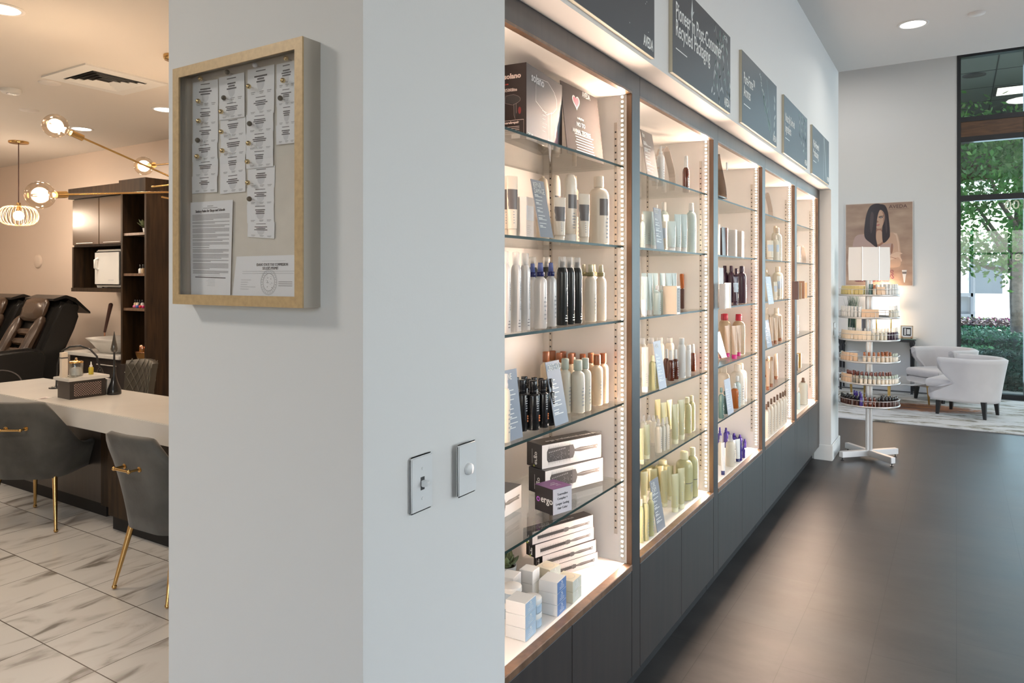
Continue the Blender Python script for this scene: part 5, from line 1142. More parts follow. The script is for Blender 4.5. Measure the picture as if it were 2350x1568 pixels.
r = thing('towel_warmer','white towel warmer cabinet in the open bay','towel warmer',(4.26,7.45,1.4755)); b = MB(); b.box((-.18,-.23,.01),(.2,.25,.40),P_white); b.build('casing', r, bevel=.012); b = MB(); b.box((-.20,-.225,.03),(-.18,.245,.38),P_white); d_ = b.build('door', r, bevel=.01); b = MB(); b.tube([(-.202,.17,.31),(-.235,.17,.29),(-.235,.17,.21),(-.202,.17,.19)],.012,P_white,8); b.build('door_handle', d_); b = MB(); b.box((-.2015,-.12,.075),(-.2005,-.02,.09),ink3); b.build('maker_mark', d_)
for sx in (-.15,.17):
    for sy in (-.15,.17): MB().cyl((sx,sy,0),(sx,sy,.012),.012,P_black,8).build('foot', r)
r = thing('bottle','plain white bottle beside the towel warmer','bottle',(4.2,7.80,1.4755)); MB().lathe([(.045,0),(.05,.01),(.05,.17),(.03,.20)],P_white,16).build('bottle_body', r); MB().lathe([(.025,.20),(.025,.23),(0,.23)],P_white,12).build('cap', r)
TX, TY0, TY1 = 3.95, 6.57, 7.003
r = thing('tall_cabinet','tall dark brown cabinet with open shelves','cabinet',(TX,TY0,0)); b = MB(); b.M = T(-TX,-TY0,0)
b.box((TX,TY0,0),(4.5,TY0+.03,2.50),cab_wood); b.box((TX,TY1-.03,0),(4.5,TY1,2.50),cab_wood); b.box((4.46,TY0+.03,0),(4.5,TY1-.03,2.5),black_gap); b.box((TX-.02,TY0-.02,2.41),(4.5,TY1,2.54),cab_wood); b.box((TX,TY0+.03,.10),(4.46,TY1-.03,.74),cab_wood); b.build('cabinet_body', r)
b = MB(); b.M = T(-TX,-TY0,0); b.box((TX-.018,TY0+.01,.12),(TX,TY1-.01,.73),dark_wood); b.build('door', r); b = MB(); b.M = T(-TX,-TY0,0); b.cyl((TX-.03,TY0+.12,.66),(TX-.03,TY1-.12,.66),.004,P_silver,8); b.build('door_handle', r)
TS = [.742,1.285,1.625,2.02]
for z in TS[1:]: b = MB(); b.M = T(-TX,-TY0,0); b.box((TX+.01,TY0+.03,z-.025),(4.46,TY1-.03,z),lip_wood); b.build('shelf', r)
yy = (TY0+TY1)/2
def simple(name, lab, cat, loc, parts, rz=0):
    o = thing(name, lab, cat, loc, rz)
    for nm, f, *a in parts: b = MB(); f(b); b.build(nm, o)
    return o
for z, wd_, t_ in ((1.625,'third',.14),(1.285,'second',.14)):
    simple('info_card','small grey card with white frame on the tall cabinet %s shelf' % wd_,'card',(TX+.12,TY0+.11,z),[('card_panel',lambda b: b.box((0,-.05,0),(.004,.05,.15),P_silver)),('print',lambda b: b.box((-.001,-.02,.105),(0,.02,.12),P_black))])
for i, (dy, m_) in enumerate(((.17,P_black),(.12,P_tan))):
    simple('polish_bottle','small nail bottle on the tall cabinet third shelf, %s of two' % ['left','right'][i],'bottle',(TX+.06,TY0+dy+.03,1.625),[('bottle_body',lambda b,m_=m_: b.lathe([(.016,0),(.017,.04),(.008,.05)],P_white if m_ is P_black else m_,12)),('cap',lambda b: b.lathe([(.009,.05),(.009,.085),(0,.086)],P_black,10))])
for i, (dy, m_, nm) in enumerate(((.30,P_tan,'peach'),(.26,P_cream,'cream'),(.22,P_black,'black'),(.18,P_silver,'silver'))):
    simple('polish_bottle','small %s nail bottle on the tall cabinet second shelf' % nm,'bottle',(TX+.07,TY0+dy,1.285),[('bottle_body',lambda b,m_=m_: b.lathe([(.015,0),(.016,.045),(.008,.055)],m_,12)),('cap',lambda b: b.lathe([(.009,.055),(.009,.08),(0,.081)],P_black,10))])
for i, (nm, cc) in enumerate((('magenta',(.5,.02,.15)),('red',(.5,.02,.02)),('blue',(.05,.08,.35)),('pink',(.6,.15,.3)))):
    simple('sweet','%s wrapped sweet at the shelf front' % nm,'sweet',(TX+.03,TY0+.10+.05*i,1.285),[('wrapper',lambda b,cc=cc,nm=nm: b.sphere((0,0,.016),.016,pm('wrap_'+nm,cc,.25),8))])
simple('basket','copper basket on the lowest open shelf of the tall cabinet','basket',(TX+.16,TY0+.19,.742),[('basket_body',lambda b: b.rings([rect(.09,.10,0),rect(.11,.13,.11),rect(.105,.125,.11),rect(.085,.095,.01)],mat('copper_basket',(.40,.2,.06),.3,metal=.6),smooth=False)),('rim',lambda b: b.tube([Vector(p) for p in rect(.112,.132,.112)],.005,rose,6,closed=True))])
for i in range(3): simple('amber_jar','small amber jar in the copper basket, %s from left' % ORD[i],'jar',(TX+.12+.02*i,TY0+.26-.07*i,.753),[('jar_body',lambda b: b.lathe([(.03,0),(.033,.1),(.03,.13)],pm('amber_jar_glass',(.35,.14,.03),.15),14)),('lid',lambda b: b.lathe([(.034,.13),(.034,.165),(0,.166)],rose,14))])
o = succ((TX+.14,TY0+.2,2.02),.05,.05,'trailing green plant on the tall cabinet top shelf',mat('olive_leaf',(.10,.12,.05),.5),9,.14,.026,.5,9)
# sputnik chandelier
bulbg = thin_glass('bulb_glass', (1,.93,.84), .5, .06); fil = mat('filament', (1,.8,.6), .5, emit=(1,.60,.30), es=70)
hub = Vector((2.83,4.39,0)); r = thing('chandelier','brass rod chandelier with clear globe bulbs over the manicure table','chandelier',tuple(hub)+() if False else (2.83,4.39,ZL)); H0 = Vector((2.83,4.39,ZL))
b = MB(); b.lathe([(.0,-.03),(.06,-.03),(.065,-.02),(.065,0)], brass, 24); b.build('canopy', r); MB().cyl((0,0,-1.02),(0,0,-.02),.009,brass,10).build('stem', r)
def bulb(b1, start, R, k):
    e = Vector(b1)-H0; s = Vector(start)-H0; d = (e-s).normalized()
    a = MB(); a.cyl(tuple(s-d*.15),tuple(e-d*(R+.085)),.006,brass,10); arm = a.build('arm', r)
    a = MB(); a.cyl(tuple(e-d*(R+.09)),tuple(e-d*(R+.02)),.019,brass,14); a.build('socket', arm)
    a = MB(); q_ = d.to_track_quat('Z','Y').to_matrix().to_4x4(); a.M = Matrix.Translation(e) @ q_; pr = [(.018,-R-.03),(.022,-R*.98)]+[(R*math.sin(t_), -R*math.cos(t_)) for t_ in [PI*i/16 for i in range(2,16)]]+[(.001,R)]
    a.lathe(pr, bulbg, 24, cap0=False, cap1=False); a.build('bulb', r)
    a = MB(); a.M = Matrix.Translation(e) @ q_; a.cyl((0,0,-R*.7),(0,0,-R*.2),.006,P_white,8)
    for i in range(4): c_ = math.cos(i*PI/2); s_ = math.sin(i*PI/2); a.cyl((.008*c_,.008*s_,-R*.25),(.018*c_,.018*s_,R*.35),.0022,fil,6)
    a.build('filament', r)
    light('bulb_light','POINT',tuple(e),7,(1,.78,.58),parent=r,radius=.05)
P_ = lambda px, py, d: Vector((ray(px)[0]*d, ray(px)[1]*d, zat(py,d)))
bulb(P_(127,289,4.1), (2.83,4.39,2.24), .0675, 0); bulb(P_(92,448,3.75), (2.83,4.39,2.15), .072, 1); bulb(P_(330,381,5.0), (2.83,4.39,2.34), .064, 2); bulb((3.3,3.6,2.3),(2.83,4.39,2.2),.067,3); bulb((3.55,4.8,2.1),(2.83,4.39,2.1),.067,4)
# ribbed glass pendant
pc = Vector((3.73,8.58,2.25)); r = thing('pendant_lamp','ribbed clear glass pendant lamp hanging by the salon wall','lamp',(pc.x,pc.y,ZL))
MB().lathe([(0,-.02),(.09,-.02),(.095,-.012),(.095,0)],brass,24).build('canopy', r); MB().cyl((0,0,-.68),(0,0,-.02),.005,P_boxbr,8).build('cord', r)
b = MB(); n_ = 28
for i in range(n_):
    a = 2*PI*i/n_; P = [((.03+.155*math.sin(t_)**.6)*math.cos(a),(.03+.155*math.sin(t_)**.6)*math.sin(a),-.80+.10*math.cos(t_)*1.05) for t_ in [PI*j/10 for j in range(11)]]; b.tube(P,.0035,mat('ribbed_glass',(.85,.62,.38),.15,alpha=.7,metal=.3),5)
b.build('glass_shade', r); b = MB(); b.sphere((0,0,-.80),.052,mat('pendant_bulb',(1,.85,.6),.5,emit=(1,.72,.42),es=16),14); b.build('bulb', r); b = MB(); b.cyl((0,0,-.74),(0,0,-.66),.02,brass,12); b.build('socket', r)
light('bulb_light','POINT',(0,0,-.80),31,(1,.80,.62),parent=r,radius=.085)
for px_, py_, nm in ((2.6,9.4,'farther'),(2.2,7.8,'nearer')):  # unseen pendant copies, added to brighten the salon walls
    c_ = copy_tree(r); c_.location = (px_,py_,ZL); c_['label'] = '%s of two unseen ribbed glass pendant lamps added to light the salon' % nm
# ceiling fittings of the salon
lens_m = mat('downlight_lens', (1,1,1), .5, emit=(1,.93,.84), es=9); lens_w = mat('downlight_lens_warm', (1,1,1), .5, emit=(1,.9,.78), es=9)
def downlight(px, py, z, R, e, lab, lens, colr):
    p = onz(px, py, z); r = thing('recessed_downlight', lab, 'ceiling light', (p.x,p.y,z), group='recessed ceiling downlights')
    MB().lathe([(R*1.25,0),(R*1.25,-.004),(R,-.006),(R,-.002)],ceil_m,32,cap0=False,cap1=False).build('trim_ring', r); MB().lathe([(0,-.0025),(R,-.0025)],lens,32,cap0=False,cap1=False).build('lens', r)
    light('downlight','AREA',(0,0,-.02),e,colr,parent=r,size=R*1.8,spread=150); return r
downlight(5,20,ZL,.085,10,'recessed ceiling downlight at the upper left of the salon',lens_w,(1,.80,.62)); downlight(187,295.5,ZL,.085,10,'recessed ceiling downlight behind the chandelier bulb',lens_w,(1,.80,.62)); downlight(378,251,ZL,.085,10,'recessed ceiling downlight beside the notice board pillar',lens_w,(1,.80,.62))
downlight(2095,55,ZC,.085,4,'recessed ceiling downlight near the end window',lens_m,(1,.95,.88))
c4 = [onz(157,181,ZL),onz(214,157,ZL),onz(327,186,ZL),onz(268,205,ZL)]; cc = sum(c4,Vector())/4; r = thing('ceiling_vent','square white ceiling air vent above the salon','vent',tuple(cc)); b = MB()
b.box((-.30,-.30,-.012),(.30,-.20,0),trim_m); b.box((-.30,.20,-.012),(.30,.30,0),trim_m); b.box((-.30,-.2,-.012),(-.2,.2,0),trim_m); b.box((.2,-.2,-.012),(.3,.2,0),trim_m); b.build('vent_frame', r); MB().box((-.2,-.2,-.003),(.2,.2,0),black_gap).build('dark_recess', r)
for i, h in enumerate((.165,.125,.085,.045)):
    b = MB(); b.rings([[(sx*(h+.03),sy*(h+.03),-.020) for sx,sy in ((-1,-1),(1,-1),(1,1),(-1,1))],[(sx*(h+.004),sy*(h+.004),-.004) for sx,sy in ((-1,-1),(1,-1),(1,1),(-1,1))]],trim_m,False,False,False); b.build('louver', r)
p = onz(25,205,ZL); r = thing('smoke_detector','round white smoke detector on the salon ceiling','detector',tuple(p)); MB().lathe([(.07,0),(.07,-.02),(.055,-.035),(0,-.036)],trim_m,24).build('housing', r); b = MB(); b.cyl((-.02,0,-.034),(-.02,0,-.038),.012,P_boxblk,10); b.cyl((.022,0,-.034),(.022,0,-.038),.012,P_boxblk,10); b.build('sensor_openings', r)
for px, py, z, lab in ((114,190,ZL,'flat round cover plate beside the ceiling vent'),(67,253,ZL,'flat round cover plate nearest the pendant lamp'),(2241,31,ZC,'flat round sprinkler cover on the main ceiling')):
    p = onz(px,py,z); r = thing('cover_plate',lab,'cover plate',tuple(p)); MB().lathe([(.075 if z==ZL else .055,0),(.073 if z==ZL else .053,-.006),(0,-.007)],ceil_m,28).build('plate', r)
p = onX(89,600,4.5); r = thing('wall_speaker','round cream wall fitting above the recliners','wall fitting',tuple(p)); b = MB(); b.M = RY(-PI/2); b.lathe([(.085,0),(.083,.02),(.07,.028),(0,.03)],warmwall_m,28); b.build('disc', r)
# ---------------------------------------------------------------- revolving display stand
alu = mat('brushed_aluminium', (.56,.555,.55), .35, metal=.55); SX, SY = 6.96, .65
r = thing('display_stand','revolving tiered metal stand holding sample bottles past the cabinets','stand',(SX,SY,0))
for sx, sy in ((-1,1),(-1,-1),(1,1),(1,-1)):
    b = MB(); b.M = RZ(math.atan2(sy,sx)); b.box((.012,-.022,.028),(.285,.022,.078),alu); o = b.build('foot_arm', r, bevel=.003)
    b = MB(); b.cyl((.19*sx,.19*sy,0),(.19*sx,.19*sy,.03),.004,P_black,8); b.cyl((.19*sx,.19*sy,0),(.19*sx,.19*sy,.006),.014,P_black,12); b.build('levelling_foot', o)
b = MB(); b.cyl((.008,-.0135,.05),(.008,-.0135,1.62),.0135,alu,14); b.cyl((-.008,.0135,.05),(-.008,.0135,1.62),.0135,alu,14); b.box((-.008,-.012,.05),(.008,.012,1.60),alu); b.build('column', r)
TR = .238; TZS = [1.428,1.236,1.044,.858,.672,.480]
for z in TZS:
    b = MB(); b.lathe([(.02,z-.004),(TR,z-.004),(TR+.004,z),(TR+.004,z+.012),(TR,z+.012),(TR,z),(.02,z)],alu,48,cap0=False,cap1=False); b.build('tray', r)
    b = MB(); b.tube([(TR*math.cos(a*PI/24),TR*math.sin(a*PI/24),z+.055) for a in range(48)],.0025,alu,6,closed=True)
    for i in range(8): a = 2*PI*i/8+.3; b.cyl((TR*math.cos(a),TR*math.sin(a),z+.01),(TR*math.cos(a),TR*math.sin(a),z+.055),.002,alu,5)
    b.build('guard_rail', r)
# header panels
hd = thing('sign_panel','three white header panels on top of the revolving stand','sign',(SX,SY,1.56)); hd.rotation_euler.z = 0
def vpt(px, py, d=6.2): a, c = ray(px); return Vector((a*d, c*d, zat(py, d)))
b = MB(); b.prism([(-.072,0),(.072,0),(.072,.29),(-.072,.29)],1,-.004,.004,P_box); b.M = Matrix(); o = b.build('centre_panel', hd, bevel=.001)
ang = math.atan2(-.849,.528); 
for ch in [o]: ch.rotation_euler.z = ang; ch.location = (-.03,-.015,0)
for sg in (-1, 1):
    b = MB(); b.prism([(0,0),(.105,0),(.11,.15),(.105,.29),(0,.29)],1,-.002,.002,P_box); o = b.build('wing_panel', hd); o.location = (-.03+sg*.074*math.cos(ang),-.015+sg*.074*math.sin(ang),0); o.rotation_euler.z = ang+(0.2 if sg > 0 else PI-.45)
    b = MB(); b.box((-.003,-.006,-.004),(.003,.006,.294),alu); o = b.build('channel', hd); o.location = (-.03+sg*.073*math.cos(ang),-.015+sg*.073*math.sin(ang),0); o.rotation_euler.z = ang
# stock on the trays: (arc of angles seen from the camera)
A0 = math.atan2(-SY,-SX)      # direction towards the camera
def vial(kind):
    S = {'ylw':('sample_pouch','pouch',pm('yellow_pouch',(.56,.47,.20),.4),None,.034,.085),'pch':('sample_pouch','pouch',pm('peach_pouch',(.68,.48,.32),.4),None,.034,.078),'crmp':('sample_pouch','pouch',pm('cream_pouch',(.72,.60,.45),.4),None,.034,.085),
      'clr':('sample_bottle','bottle',P_frost,P_clear,.028,.105),'wht':('sample_bottle','bottle',P_white,P_white,.026,.10),'brn':('sample_bottle','bottle',P_cream,P_brcap,.028,.092),'sag':('sample_bottle','bottle',P_ivory,P_grcap,.028,.078),'nav':('sample_bottle','bottle',P_boxbr,P_black,.028,.085),
      'red':('sample_bottle','bottle',P_amber,P_amber,.03,.088),'drk':('sample_bottle','bottle',P_purple,P_clear,.022,.11),'rdl':('sample_bottle','bottle',P_frost,pm('brick_red_cap',(.16,.035,.02),.3),.026,.10),'vio':('sample_bottle','bottle',P_violet,P_violet,.028,.115),'tel':('sample_bottle','bottle',P_teal,P_teal,.022,.10)}[kind]
    key = 'v_'+kind
    if key not in STY:
        nm, cat, bm_, cm, W, H = S
        if cm is None: style(key,nm,cat,kind,W,H,('pouch_body',lambda b: b.rings([[(sx*W*.5*w_,sy*W*d_,z*H) for sx,sy in ((-1,-1),(1,-1),(1,1),(-1,1))] for z,w_,d_ in ((0,.85,.30),(.08,.9,.34),(.6,1,.22),(.95,1.02,.06),(1,1.02,.03))],bm_,smooth=False)))
        else: style(key,nm,cat,kind,W,H,('bottle_body',lambda b: b.lathe([(W*.46,0),(W*.5,H*.02),(W*.5,H*.62),(W*.30,H*.68)],bm_,12)),('cap',lambda b: b.lathe([(W*.34,H*.66),(W*.36,H*.68),(W*.34,H*.98),(W*.3,H),(0,H)],cm,12)))
    return key, S
VD = {'ylw':'yellow sample pouch','pch':'peach sample pouch','crmp':'cream sample pouch','clr':'clear capped sample bottle','wht':'white sample bottle','brn':'cream sample bottle with brown cap','sag':'cream sample bottle with sage cap','nav':'dark sample bottle with black cap','red':'amber sample bottle','drk':'dark slim sample bottle','rdl':'frosted sample bottle with red cap','vio':'violet sample bottle','tel':'teal sample bottle'}
TN = ['top tray','second tray','third tray','fourth tray','fifth tray','lowest tray']
cnt = {}
def trayrow(t, rad, seq, a_start, a_step):
    z = TZS[t]+.0005
    for i, k in enumerate(seq):
        if k == '-': continue
        a = A0+math.radians(a_start+a_step*i); key, S = vial(k); p = (SX+rad*math.cos(a), SY+rad*math.sin(a), z)
        o = getproto(key); o.location = p; o.rotation_euler.z = a+PI/2; cnt.setdefault((t,k), []).append((o, a if rad > .2 else a+100))
# screen left is +angle.. order from left: angle A0-90 (left) to A0+90 (right)
S_ = 9.0
trayrow(0,.215,['ylw']*9+['-','tel','brn']+['pch']*2+['wht']*7,-88,S_); trayrow(0,.165,['ylw']*6+['-']+['tel']+['wht']*5,-75,12)
trayrow(1,.215,['wht']*9+['pch']*4+['-']*3+['clr']*6,-88,8.6); trayrow(1,.165,['wht']*5,-70,12)
trayrow(2,.215,['crmp']*11+['clr']*4+['drk']*6,-88,8.8); trayrow(2,.165,['clr']*12,-70,12)
trayrow(3,.215,['sag']+['pch']*6+['-']+['brn']*7+['sag']*3,-86,S_+.6); trayrow(3,.16,['-']*9+['brn']*3,-70,12)
trayrow(4,.215,['pch']*6+['-','-']+['sag']*12,-88,9.0); trayrow(4,.17,['rdl']*14,-80,12); trayrow(4,.125,['rdl']*9,-75,17)
trayrow(5,.215,['nav']*8+['vio']+['red']*3+['nav']*8,-88,9.0); trayrow(5,.17,['nav']*6+['-']*2+['nav']*6,-80,12); trayrow(5,.12,['vio']*3+['-']*4+['nav']*3,-70,18)
for (t, k), L_ in cnt.items():
    for o, a in L_: pass
    L_.sort(key=lambda e: e[1])
    for j, (o, a) in enumerate(L_):
        if len(L_) > 18: o['label'] = '%s on the %s of the revolving stand' % (VD[k], TN[t])
        else: o['label'] = '%s, %s of the revolving stand%s' % (VD[k], TN[t], ', %s from left' % ORD[j] if len(L_) > 1 else '')
        o['group'] = '%ss on the %s' % (VD[k], TN[t])
# ---------------------------------------------------------------- lounge
uph = mat('pale_grey_upholstery', (.56,.53,.52), .8, sheen=.3, var=.06, vscale=4, bump=.03, bscale=200); blkleg = pm('black_wood_leg', (.012,.011,.011), .35)
def armchair(lab, loc, rz):
    r = thing('armchair', lab, 'chair', loc, rz, group='pale grey barrel armchairs in the lounge')
    def ext(v): return 1.0 if v < .30 else (.80-.0*v if v < .42 else .68+.17*min(1,(v-.42)/.35))
    b = MB(); shell(b, .335, .72, .645, .645, .17, .075, uph, lean=.02, taper=.16, k=14, ext=ext, zexp=0, n=36); b.build('barrel_back', r, weld=True)
    b = MB()
    def dpl(R_, xf, z): return [(xf,-R_,z)]+[(-.02-R_*math.sin(a),-R_*math.cos(a),z) for a in [PI*i/20 for i in range(21)]]+[(xf,R_,z)]
    b.rings([dpl(.22,.33,.175),dpl(.235,.345,.20),dpl(.25,.345,.30)],uph,smooth=False); b.build('seat_base', r, bevel=.008, seg=2)
    b = MB(); b.rings([dpl(.235,.34,.302),dpl(.255,.362,.315),dpl(.262,.368,.36),dpl(.255,.362,.395),dpl(.235,.34,.408)],uph,smooth=False); b.build('seat_cushion', r, bevel=.006, seg=2)
    for sx, sy in ((-1,-1),(-1,1),(1,-1),(1,1)):
        b = MB(); x, y = (.24 if sx > 0 else -.21), .205*sy; b.rings([[(x+(.014*sx)+q*.014,y+.01*sy+w_*.014,0) for q,w_ in ((-1,-1),(1,-1),(1,1),(-1,1))],[(x+q*.025,y+w_*.025,.19) for q,w_ in ((-1,-1),(1,-1),(1,1),(-1,1))]],blkleg,smooth=False); b.build('leg', r)
    return r
armchair('pale grey barrel armchair in front, turned side on', (9.73,-.12,.012), math.radians(72))
armchair('pale grey barrel armchair against the end wall', (10.72,.12,.012), math.radians(136))
def rug_mat():
    m = mat('abstract_rug', (.5,.5,.5), .95); N, L = nodes_of(m); p = N['Principled BSDF']; tc = N.new('ShaderNodeTexCoord')
    mp = N.new('ShaderNodeMapping'); mp.inputs['Scale'].default_value = (4.2,1.5,1); mp.inputs['Rotation'].default_value = (0,0,.12); L.new(tc.outputs['Object'], mp.inputs[0])
    n = N.new('ShaderNodeTexNoise'); n.inputs['Scale'].default_value = 1.6; n.inputs['Detail'].default_value = 12; n.inputs['Roughness'].default_value = .72; n.inputs['Distortion'].default_value = .25; L.new(mp.outputs[0], n.inputs['Vector'])
    r_ = N.new('ShaderNodeValToRGB'); e = r_.color_ramp.elements; e[0].position = .36; e[0].color = (.13,.12,.10,1); e[1].position = .58; e[1].color = (.60,.58,.55,1)
    for ps, c in ((.41,(.27,.24,.18,1)),(.45,(.43,.41,.36,1)),(.50,(.55,.54,.52,1))): q = e.new(ps); q.color = c
    L.new(n.outputs['Fac'], r_.inputs[0])
    # orange and navy patches where the rug has them
    sp = N.new('ShaderNodeTexGradient'); sp.gradient_type = 'SPHERICAL'; mp2 = N.new('ShaderNodeMapping'); mp2.vector_type = 'TEXTURE'; mp2.inputs['Location'].default_value = (9.95,.32,0); mp2.inputs['Scale'].default_value = (.42,.95,1); mp2.inputs['Rotation'].default_value = (0,0,.1)
    L.new(tc.outputs['Object'], mp2.inputs[0]); L.new(mp2.outputs[0], sp.inputs[0])
    n2 = N.new('ShaderNodeTexNoise'); n2.inputs['Scale'].default_value = 9; n2.inputs['Detail'].default_value = 6; L.new(mp.outputs[0], n2.inputs['Vector'])
    ml = N.new('ShaderNodeMath'); ml.operation = 'MULTIPLY'; L.new(sp.outputs['Fac'], ml.inputs[0]); L.new(n2.outputs['Fac'], ml.inputs[1])
    cr = N.new('ShaderNodeMapRange'); cr.inputs['From Min'].default_value = .12; cr.inputs['From Max'].default_value = .24; L.new(ml.outputs[0], cr.inputs[0])
    oc = N.new('ShaderNodeValToRGB'); ee = oc.color_ramp.elements; ee[0].position = .3; ee[0].color = (.05,.045,.07,1); ee[1].position = .6; ee[1].color = (.50,.20,.07,1); L.new(n.outputs['Fac'], oc.inputs[0])
    mx = N.new('ShaderNodeMixRGB'); L.new(cr.outputs[0], mx.inputs[0]); L.new(r_.outputs[0], mx.inputs[1]); L.new(oc.outputs[0], mx.inputs[2]); L.new(mx.outputs[0], p.inputs['Base Color'])
    b = N.new('ShaderNodeBump'); b.inputs['Strength'].default_value = .3; L.new(n2.outputs['Fac'], b.inputs['Height']); L.new(b.outputs[0], p.inputs['Normal']); return m
o = MB().box((8.80,-3.0,.001),(11.12,3.2,.012),rug_mat()).build('area_rug'); tag(o,'abstract grey and cream area rug with orange patch in the lounge','rug')
# nesting coffee tables
stone = mat('grey_marble_top', (.34,.335,.33), .10, coat=.5, var=.12, vscale=6); goldleg = mat('gold_leg', (.45,.30,.10), .3, metal=.9)
def ctable(lab, cx, cy, R, z, a0):
    r = thing('coffee_table', lab, 'table', (cx,cy,.012), group='round nesting coffee tables'); MB().lathe([(R-.01,z-.022),(R,z-.018),(R,z-.003),(R-.006,z)],stone,48).build('round_top', r)
    for i in range(3):
        a = a0+i*2*PI/3; x, y = (R-.03)*math.cos(a), (R-.03)*math.sin(a); b = MB(); b.rings([[(x+.02*math.cos(a)+q*.009,y+.02*math.sin(a)+w_*.009,0) for q,w_ in ((-1,-1),(1,-1),(1,1),(-1,1))],[(x+q*.017,y+w_*.017,z-.02) for q,w_ in ((-1,-1),(1,-1),(1,1),(-1,1))]],goldleg,smooth=False); b.build('leg', r)
ctable('lower round coffee table with gold legs beside the armchairs', 10.0,.66,.43,.315,-1.1)
ctable('taller round coffee table with gold legs behind the stand', 9.95,1.46,.35,.395,2.9)
# console table against the end wall
ct = thing('console_table','dark console table with glass top against the end wall','table',(11.15,.95,.0125))
b = MB(); b.M = T(-11.15,-.95,0); b.box((10.96,.475,.70),(11.33,1.42,.735),frame_m); b.build('table_frame', ct, bevel=.003); b = MB(); b.M = T(-11.15,-.95,0); b.box((10.95,.465,.736),(11.34,1.43,.748),mat('green_glass_top',(.12,.20,.16),.08,coat=.6)); b.build('glass_top', ct)
for x in (10.99,11.30):
    for y in (.51,1.385): b = MB(); b.M = T(-11.15,-.95,0); b.lathe([(.018,0),(.012,.02),(.015,.05),(.020,.55),(.024,.60),(.015,.62),(.028,.66),(.028,.70)],frame_m,12,c=(x,y)); b.build('leg', ct)
CT = .761
shade = mat('lamp_shade', (.85,.80,.75), .8, emit=(1,.83,.68), es=1.2)
lp = thing('table_lamp','table lamp with glowing white rectangular shade on the console','lamp',(11.18,.86,CT)); MB().box((-.09,-.19,.30),(.09,.19,.60),shade).build('lamp_shade', lp, bevel=.004)
for y in (-.09,.09): b = MB(); b.cyl((0,y,.015),(0,y,.30),.009,goldleg,10); b.build('brass_post', lp)
MB().box((-.07,-.15,0),(.07,.15,.018),goldleg).build('lamp_base', lp, bevel=.002); light('lamp_bulb','POINT',(-.0,0,.72),5,(1,.72,.48),parent=lp,radius=.05); light('lamp_bulb','POINT',(0,0,.22),5,(1,.72,.48),parent=lp,radius=.04)
pf = thing('picture_frame','small framed print leaning on an easel on the console','picture',(11.10,.575,CT),0); pf.rotation_euler = (0,math.radians(12),0)
MB().box((-.004,-.075,0),(.004,.075,.17),P_tan).build('frame', pf, bevel=.002); b = MB(); b.box((-.0055,-.062,.012),(-.004,.062,.158),P_box); b.box((-.006,-.05,.03),(-.0055,.045,.14),P_boxblk); b.box((-.0065,-.04,.05),(-.006,.0,.12),P_silver); b.box((-.0065,.01,.04),(-.006,.03,.13),P_silver); b.build('print', pf); b = MB(); b.box((-.03,-.06,-.0),(.0,-.05,.02),rose); b.box((-.03,.05,0),(0,.06,.02),rose); b.build('easel_feet', pf)
gp = thing('potted_plant','tall grassy plant in a white trough on the console','plant',(11.15,1.26,CT)); MB().box((-.06,-.11,0),(.06,.11,.07),P_white).build('planter', gp, bevel=.006); b = MB(); q = random.Random(4); gm_ = mat('grass_blade',(.10,.17,.12),.5,var=.4,vscale=9)
for i in range(90):
    y, x = q.uniform(-.05,.05), q.uniform(-.03,.03); a = q.uniform(0,6.28); h_ = q.uniform(.35,.62); ln = q.uniform(.02,.09)
    P = [Vector((x+ln*t*t*math.cos(a),y+ln*t*t*math.sin(a),.06+h_*t)) for t in (0,.35,.7,1)]; b.tube(P,.003,gm_,3,radii=[.0035,.003,.002,.0005])
b.build('grass_blades', gp)
o = simple('decor_box','small box leaning between plant and lamp on the console','box',(11.02,1.05,CT),[('box_body',lambda b: b.box((-.03,-.07,0),(.0,.07,.30),P_cardbl)),('printed_face',lambda b: b.box((-.031,-.06,.02),(-.0301,.06,.28),P_lgrey))])
# ---------------------------------------------------------------- poster
pz0, pz1, py0, py1 = 1.464, 2.645, .507, 1.367; r = thing('framed_poster','large portrait poster of a dark haired woman on the end wall','poster',(XE,(py0+py1)/2,pz0)); PW_, PH = py1-py0, pz1-pz0
# poster face toward -X: local u runs left to right on screen = +Y to -Y
def pmat():
    m = mat('poster_backdrop',(.36,.24,.17),.45); N, L = nodes_of(m); p = N['Principled BSDF']; tc = N.new('ShaderNodeTexCoord'); mp = N.new('ShaderNodeMapping'); mp.inputs['Scale'].default_value = (1,1.6,4); L.new(tc.outputs['Object'], mp.inputs[0]); n = N.new('ShaderNodeTexNoise'); n.inputs['Scale'].default_value = 1.6; n.inputs['Detail'].default_value = 3; L.new(mp.outputs[0], n.inputs['Vector']); r_ = N.new('ShaderNodeValToRGB'); e = r_.color_ramp.elements; e[0].position=.3; e[0].color=(.27,.165,.12,1); e[1].position=.7; e[1].color=(.44,.31,.22,1); L.new(n.outputs['Fac'], r_.inputs[0]); L.new(r_.outputs[0], p.inputs['Base Color']); return m
MB().box((-.022,-PW_/2,0),(-.001,PW_/2,PH),pm('poster_frame',(.62,.58,.54),.35)).build('frame', r, bevel=.002); MB().box((-.0235,-PW_/2+.01,.01),(-.022,PW_/2-.01,PH-.01),pmat()).build('backdrop', r)
